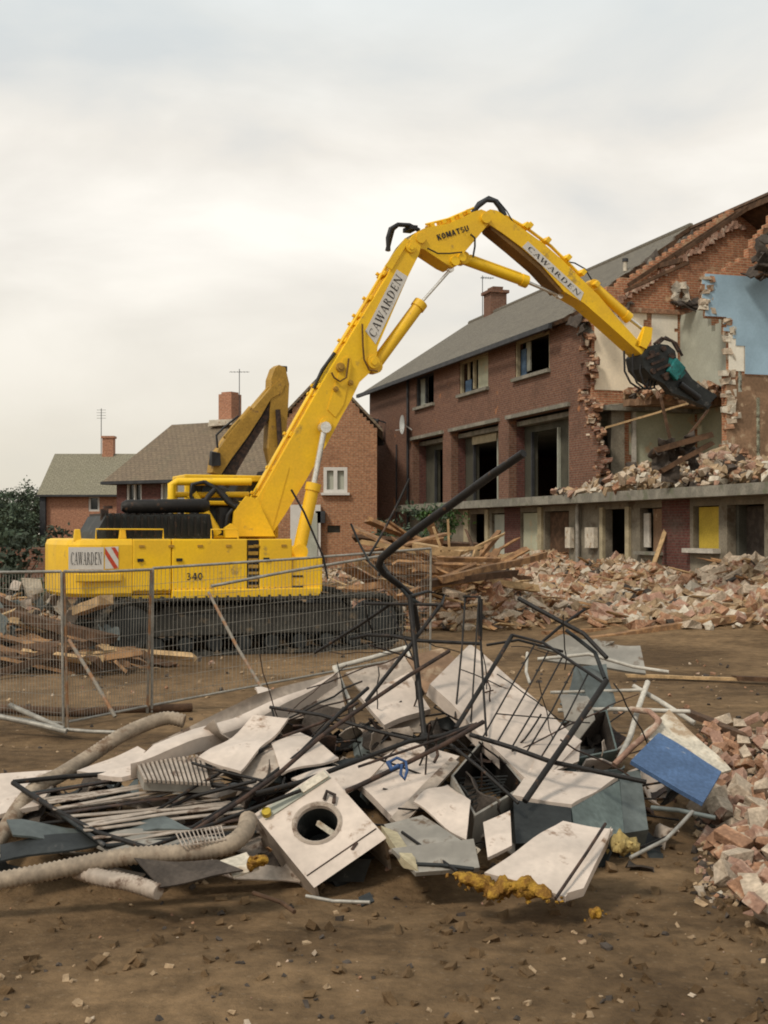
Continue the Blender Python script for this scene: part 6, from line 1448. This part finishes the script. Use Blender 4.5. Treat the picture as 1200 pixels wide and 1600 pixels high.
# white tubes and frames on the right and centre
for pp,r,mt,lab,nm,cat in [
([(840,1030,10.4),(920,1022,10.4),(990,1042,10.3),(1045,1050,10.2)],.014,'frame','white tube along the back right of the heap','scrap_tube','tube'),
([(872,1110,9.6),(960,1108,9.5),(1078,1112,9.5)],.016,'frame','long white tube lying level above the green cabinet','scrap_tube','tube'),
([(1012,1066,9.9),(996,1110,9.6),(985,1150,9.3),(966,1190,9.0)],.022,'frame','white frame leg slanting down right of the green cabinet','scrap_tube','tube'),
([(990,1072,10.0),(1030,1095,9.8),(1085,1130,9.6)],.020,'frame','white frame bar sloping down to the right','scrap_tube','tube'),
([(860,1082,9.8),(930,1080,9.8),(1005,1078,9.8)],.012,'frame','short white tube above the long level tube','scrap_tube','tube'),
([(824,1020,10.0),(822,1050,9.8),(828,1068,9.7)],.012,'frame','small curved white tube behind the fridge corner','scrap_tube','tube'),
([(960,1195,8.9),(990,1165,9.0),(1020,1140,9.1),(1030,1126,9.2),(1015,1112,9.4),(985,1108,9.5)],.022,'brk2','pinkish bent tube above the blue board','scrap_tube','tube'),
([(520,1044,10.2),(580,1028,10.3),(642,1010,10.4)],.02,'frame','white window frame rail at the back of the heap','white_rail','rail'),
([(523,1042,10.1),(538,1080,9.9),(553,1112,9.7)],.022,'frame','white window frame side rail','white_rail','rail'),
([(632,1012,10.3),(650,1040,10.0),(655,1075,9.8)],.016,'frame','short white window frame side rail by the black post','white_rail','rail'),
([(985,1340,6.95),(1040,1312,7.1),(1062,1290,7.3),(1082,1268,7.5)],.011,'galv','thin grey fork lying on the earth below the blue board','scrap_tube','tube'),
([(1018,1262,7.7),(1060,1266,7.6),(1118,1278,7.5)],.014,'bluegrey','flat grey strip lying on the earth below the blue board','scrap_tube','tube'),
([(478,1400,6.75),(520,1408,6.7),(578,1410,6.65)],.010,'galv','bent grey bracket on the earth before the washing machine','metal_bracket','bracket'),
([(395,1395,6.75),(440,1410,6.7),(460,1425,6.6)],.012,'wood3','small dark scrap stick on the earth in front','scrap_stick','scrap'),
]: rod(nm,pp,r,mt,lab,cat)
panel([(560,1404,6.75),(578,1398,6.78),(585,1412,6.7),(565,1418,6.68)],'tiny dark metal plate at the end of the grey bracket',mt='darkm',th=.01,dent=.02,seed=90,name='scrap_plate',cat='scrap')
# blue strap knotted round the rusty tube
mb=MB(); mb.tube([P(606,1192,7.85),P(620,1184,7.85),P(634,1190,7.85),P(636,1205,7.8),P(632,1218,7.78),P(626,1210,7.78),P(628,1194,7.8)],.010,6); mb.tube([P(606,1190,7.85),P(612,1202,7.82),P(624,1196,7.8)],.016,6); tagc(mb,'strap',M['strap'],'blue strap knotted round the rusty tube','strap')
def heap_filler():
    """dark and pale crumpled metal packed under and between the larger pieces"""
    rnd=random.Random(91); k=0
    zf=lambda x:'left' if x<-.8 else 'middle' if x<.8 else 'right'
    names={'drub':'shade-dark','darkm':'sooty','white2':'grimy white','bluegrey':'grey','rust':'rusty','white':'white','ggreen':'pale grey green'}  # the dark sheets paint shade under and between the larger pieces
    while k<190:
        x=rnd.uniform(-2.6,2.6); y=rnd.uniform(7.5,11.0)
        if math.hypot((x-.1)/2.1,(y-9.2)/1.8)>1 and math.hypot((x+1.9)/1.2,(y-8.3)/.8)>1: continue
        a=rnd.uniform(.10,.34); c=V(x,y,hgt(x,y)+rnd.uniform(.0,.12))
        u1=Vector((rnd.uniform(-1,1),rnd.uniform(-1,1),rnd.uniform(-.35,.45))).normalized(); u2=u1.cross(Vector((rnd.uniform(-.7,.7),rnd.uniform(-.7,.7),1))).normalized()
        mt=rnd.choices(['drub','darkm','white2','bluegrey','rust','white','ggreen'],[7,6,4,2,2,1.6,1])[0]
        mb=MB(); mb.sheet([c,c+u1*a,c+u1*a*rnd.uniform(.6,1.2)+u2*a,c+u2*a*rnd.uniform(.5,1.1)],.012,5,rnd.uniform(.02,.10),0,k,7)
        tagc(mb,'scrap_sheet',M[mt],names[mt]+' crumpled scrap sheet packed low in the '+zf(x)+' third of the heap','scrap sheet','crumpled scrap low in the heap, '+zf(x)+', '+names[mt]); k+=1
    for k in range(40):   # thin loose wires and rods
        x=rnd.uniform(-1.1,2.0); y=rnd.uniform(7.8,10.4); L=rnd.uniform(.3,.9); a=rnd.gauss(.4,.5); c=V(x,y,hgt(x,y)+rnd.uniform(.06,.22)); d=V(math.cos(a),math.sin(a)*.6,rnd.gauss(0,.18))
        rod('loose_rod',[c-d*L/2,c+V(rnd.gauss(0,.03),0,rnd.gauss(0,.03)),c+d*L/2],rnd.uniform(.004,.009),'black','thin loose black rod lying low in the scrap heap','rod','loose rods in the heap',6)
heap_filler()

def tangle():
    """thin bent reinforcing wires and rods tangled through the top of the heap"""
    rnd=random.Random(131)
    for k in range(40):
        px=rnd.gauss(680,170); py=rnd.uniform(1000,1230)
        if not 420<px<1000: continue
        zn='left' if px<580 else 'middle' if px<780 else 'right'
        Y=9.7-(py-1000)*.0065; L=rnd.uniform(60,170); a=rnd.choice([rnd.gauss(-35,18),rnd.gauss(25,15),rnd.gauss(85,14)]); pts=[]
        n=5
        for i in range(n+1):
            t_=i/n-.5; pts.append((px+math.cos(R(a))*L*t_+rnd.gauss(0,1.4),py+math.sin(R(a))*L*t_+rnd.gauss(0,1.4),Y+t_*rnd.uniform(.0,.3)-.05))
        rod('bent_rod',pts,rnd.uniform(.0035,.008),rnd.choice(['black','rust']),'thin bent dark rod tangled in the '+zn+' of the scrap heap','rod','bent rods tangled in the '+zn+' of the heap',6)
tangle()

def left_clutter():
    """flattened strips, slats and pipes packed into the low left end of the heap"""
    rnd=random.Random(177)
    for k in range(34):
        px=rnd.uniform(0,400); py=rnd.uniform(1225,1370); c=G(px,py)*1; c=c+(V(0,0,EYE)-c)*rnd.uniform(.03,.09); L=rnd.uniform(.3,.9); a=rnd.gauss(.15,.35); d=V(math.cos(a),math.sin(a),rnd.gauss(0,.08))
        mt=rnd.choice(['white2','darkm','rust','ggrey','black','white2']); w=rnd.uniform(.02,.06); s_=V(-d.y,d.x,rnd.gauss(0,.3)).normalized()*w
        mb=MB(); mb.sheet([c-d*L/2-s_,c+d*L/2-s_,c+d*L/2+s_,c-d*L/2+s_],.008,6,.03,0,k,5)
        tagc(mb,'metal_strip',M[mt],{'white2':'grimy white','darkm':'sooty','rust':'rusty','ggrey':'grey','black':'black'}[mt]+' bent metal strip in the low left end of the heap','metal strip','bent strips in the low left end, '+mt.replace('white2','white').replace('darkm','sooty').replace('ggrey','grey'))
left_clutter()
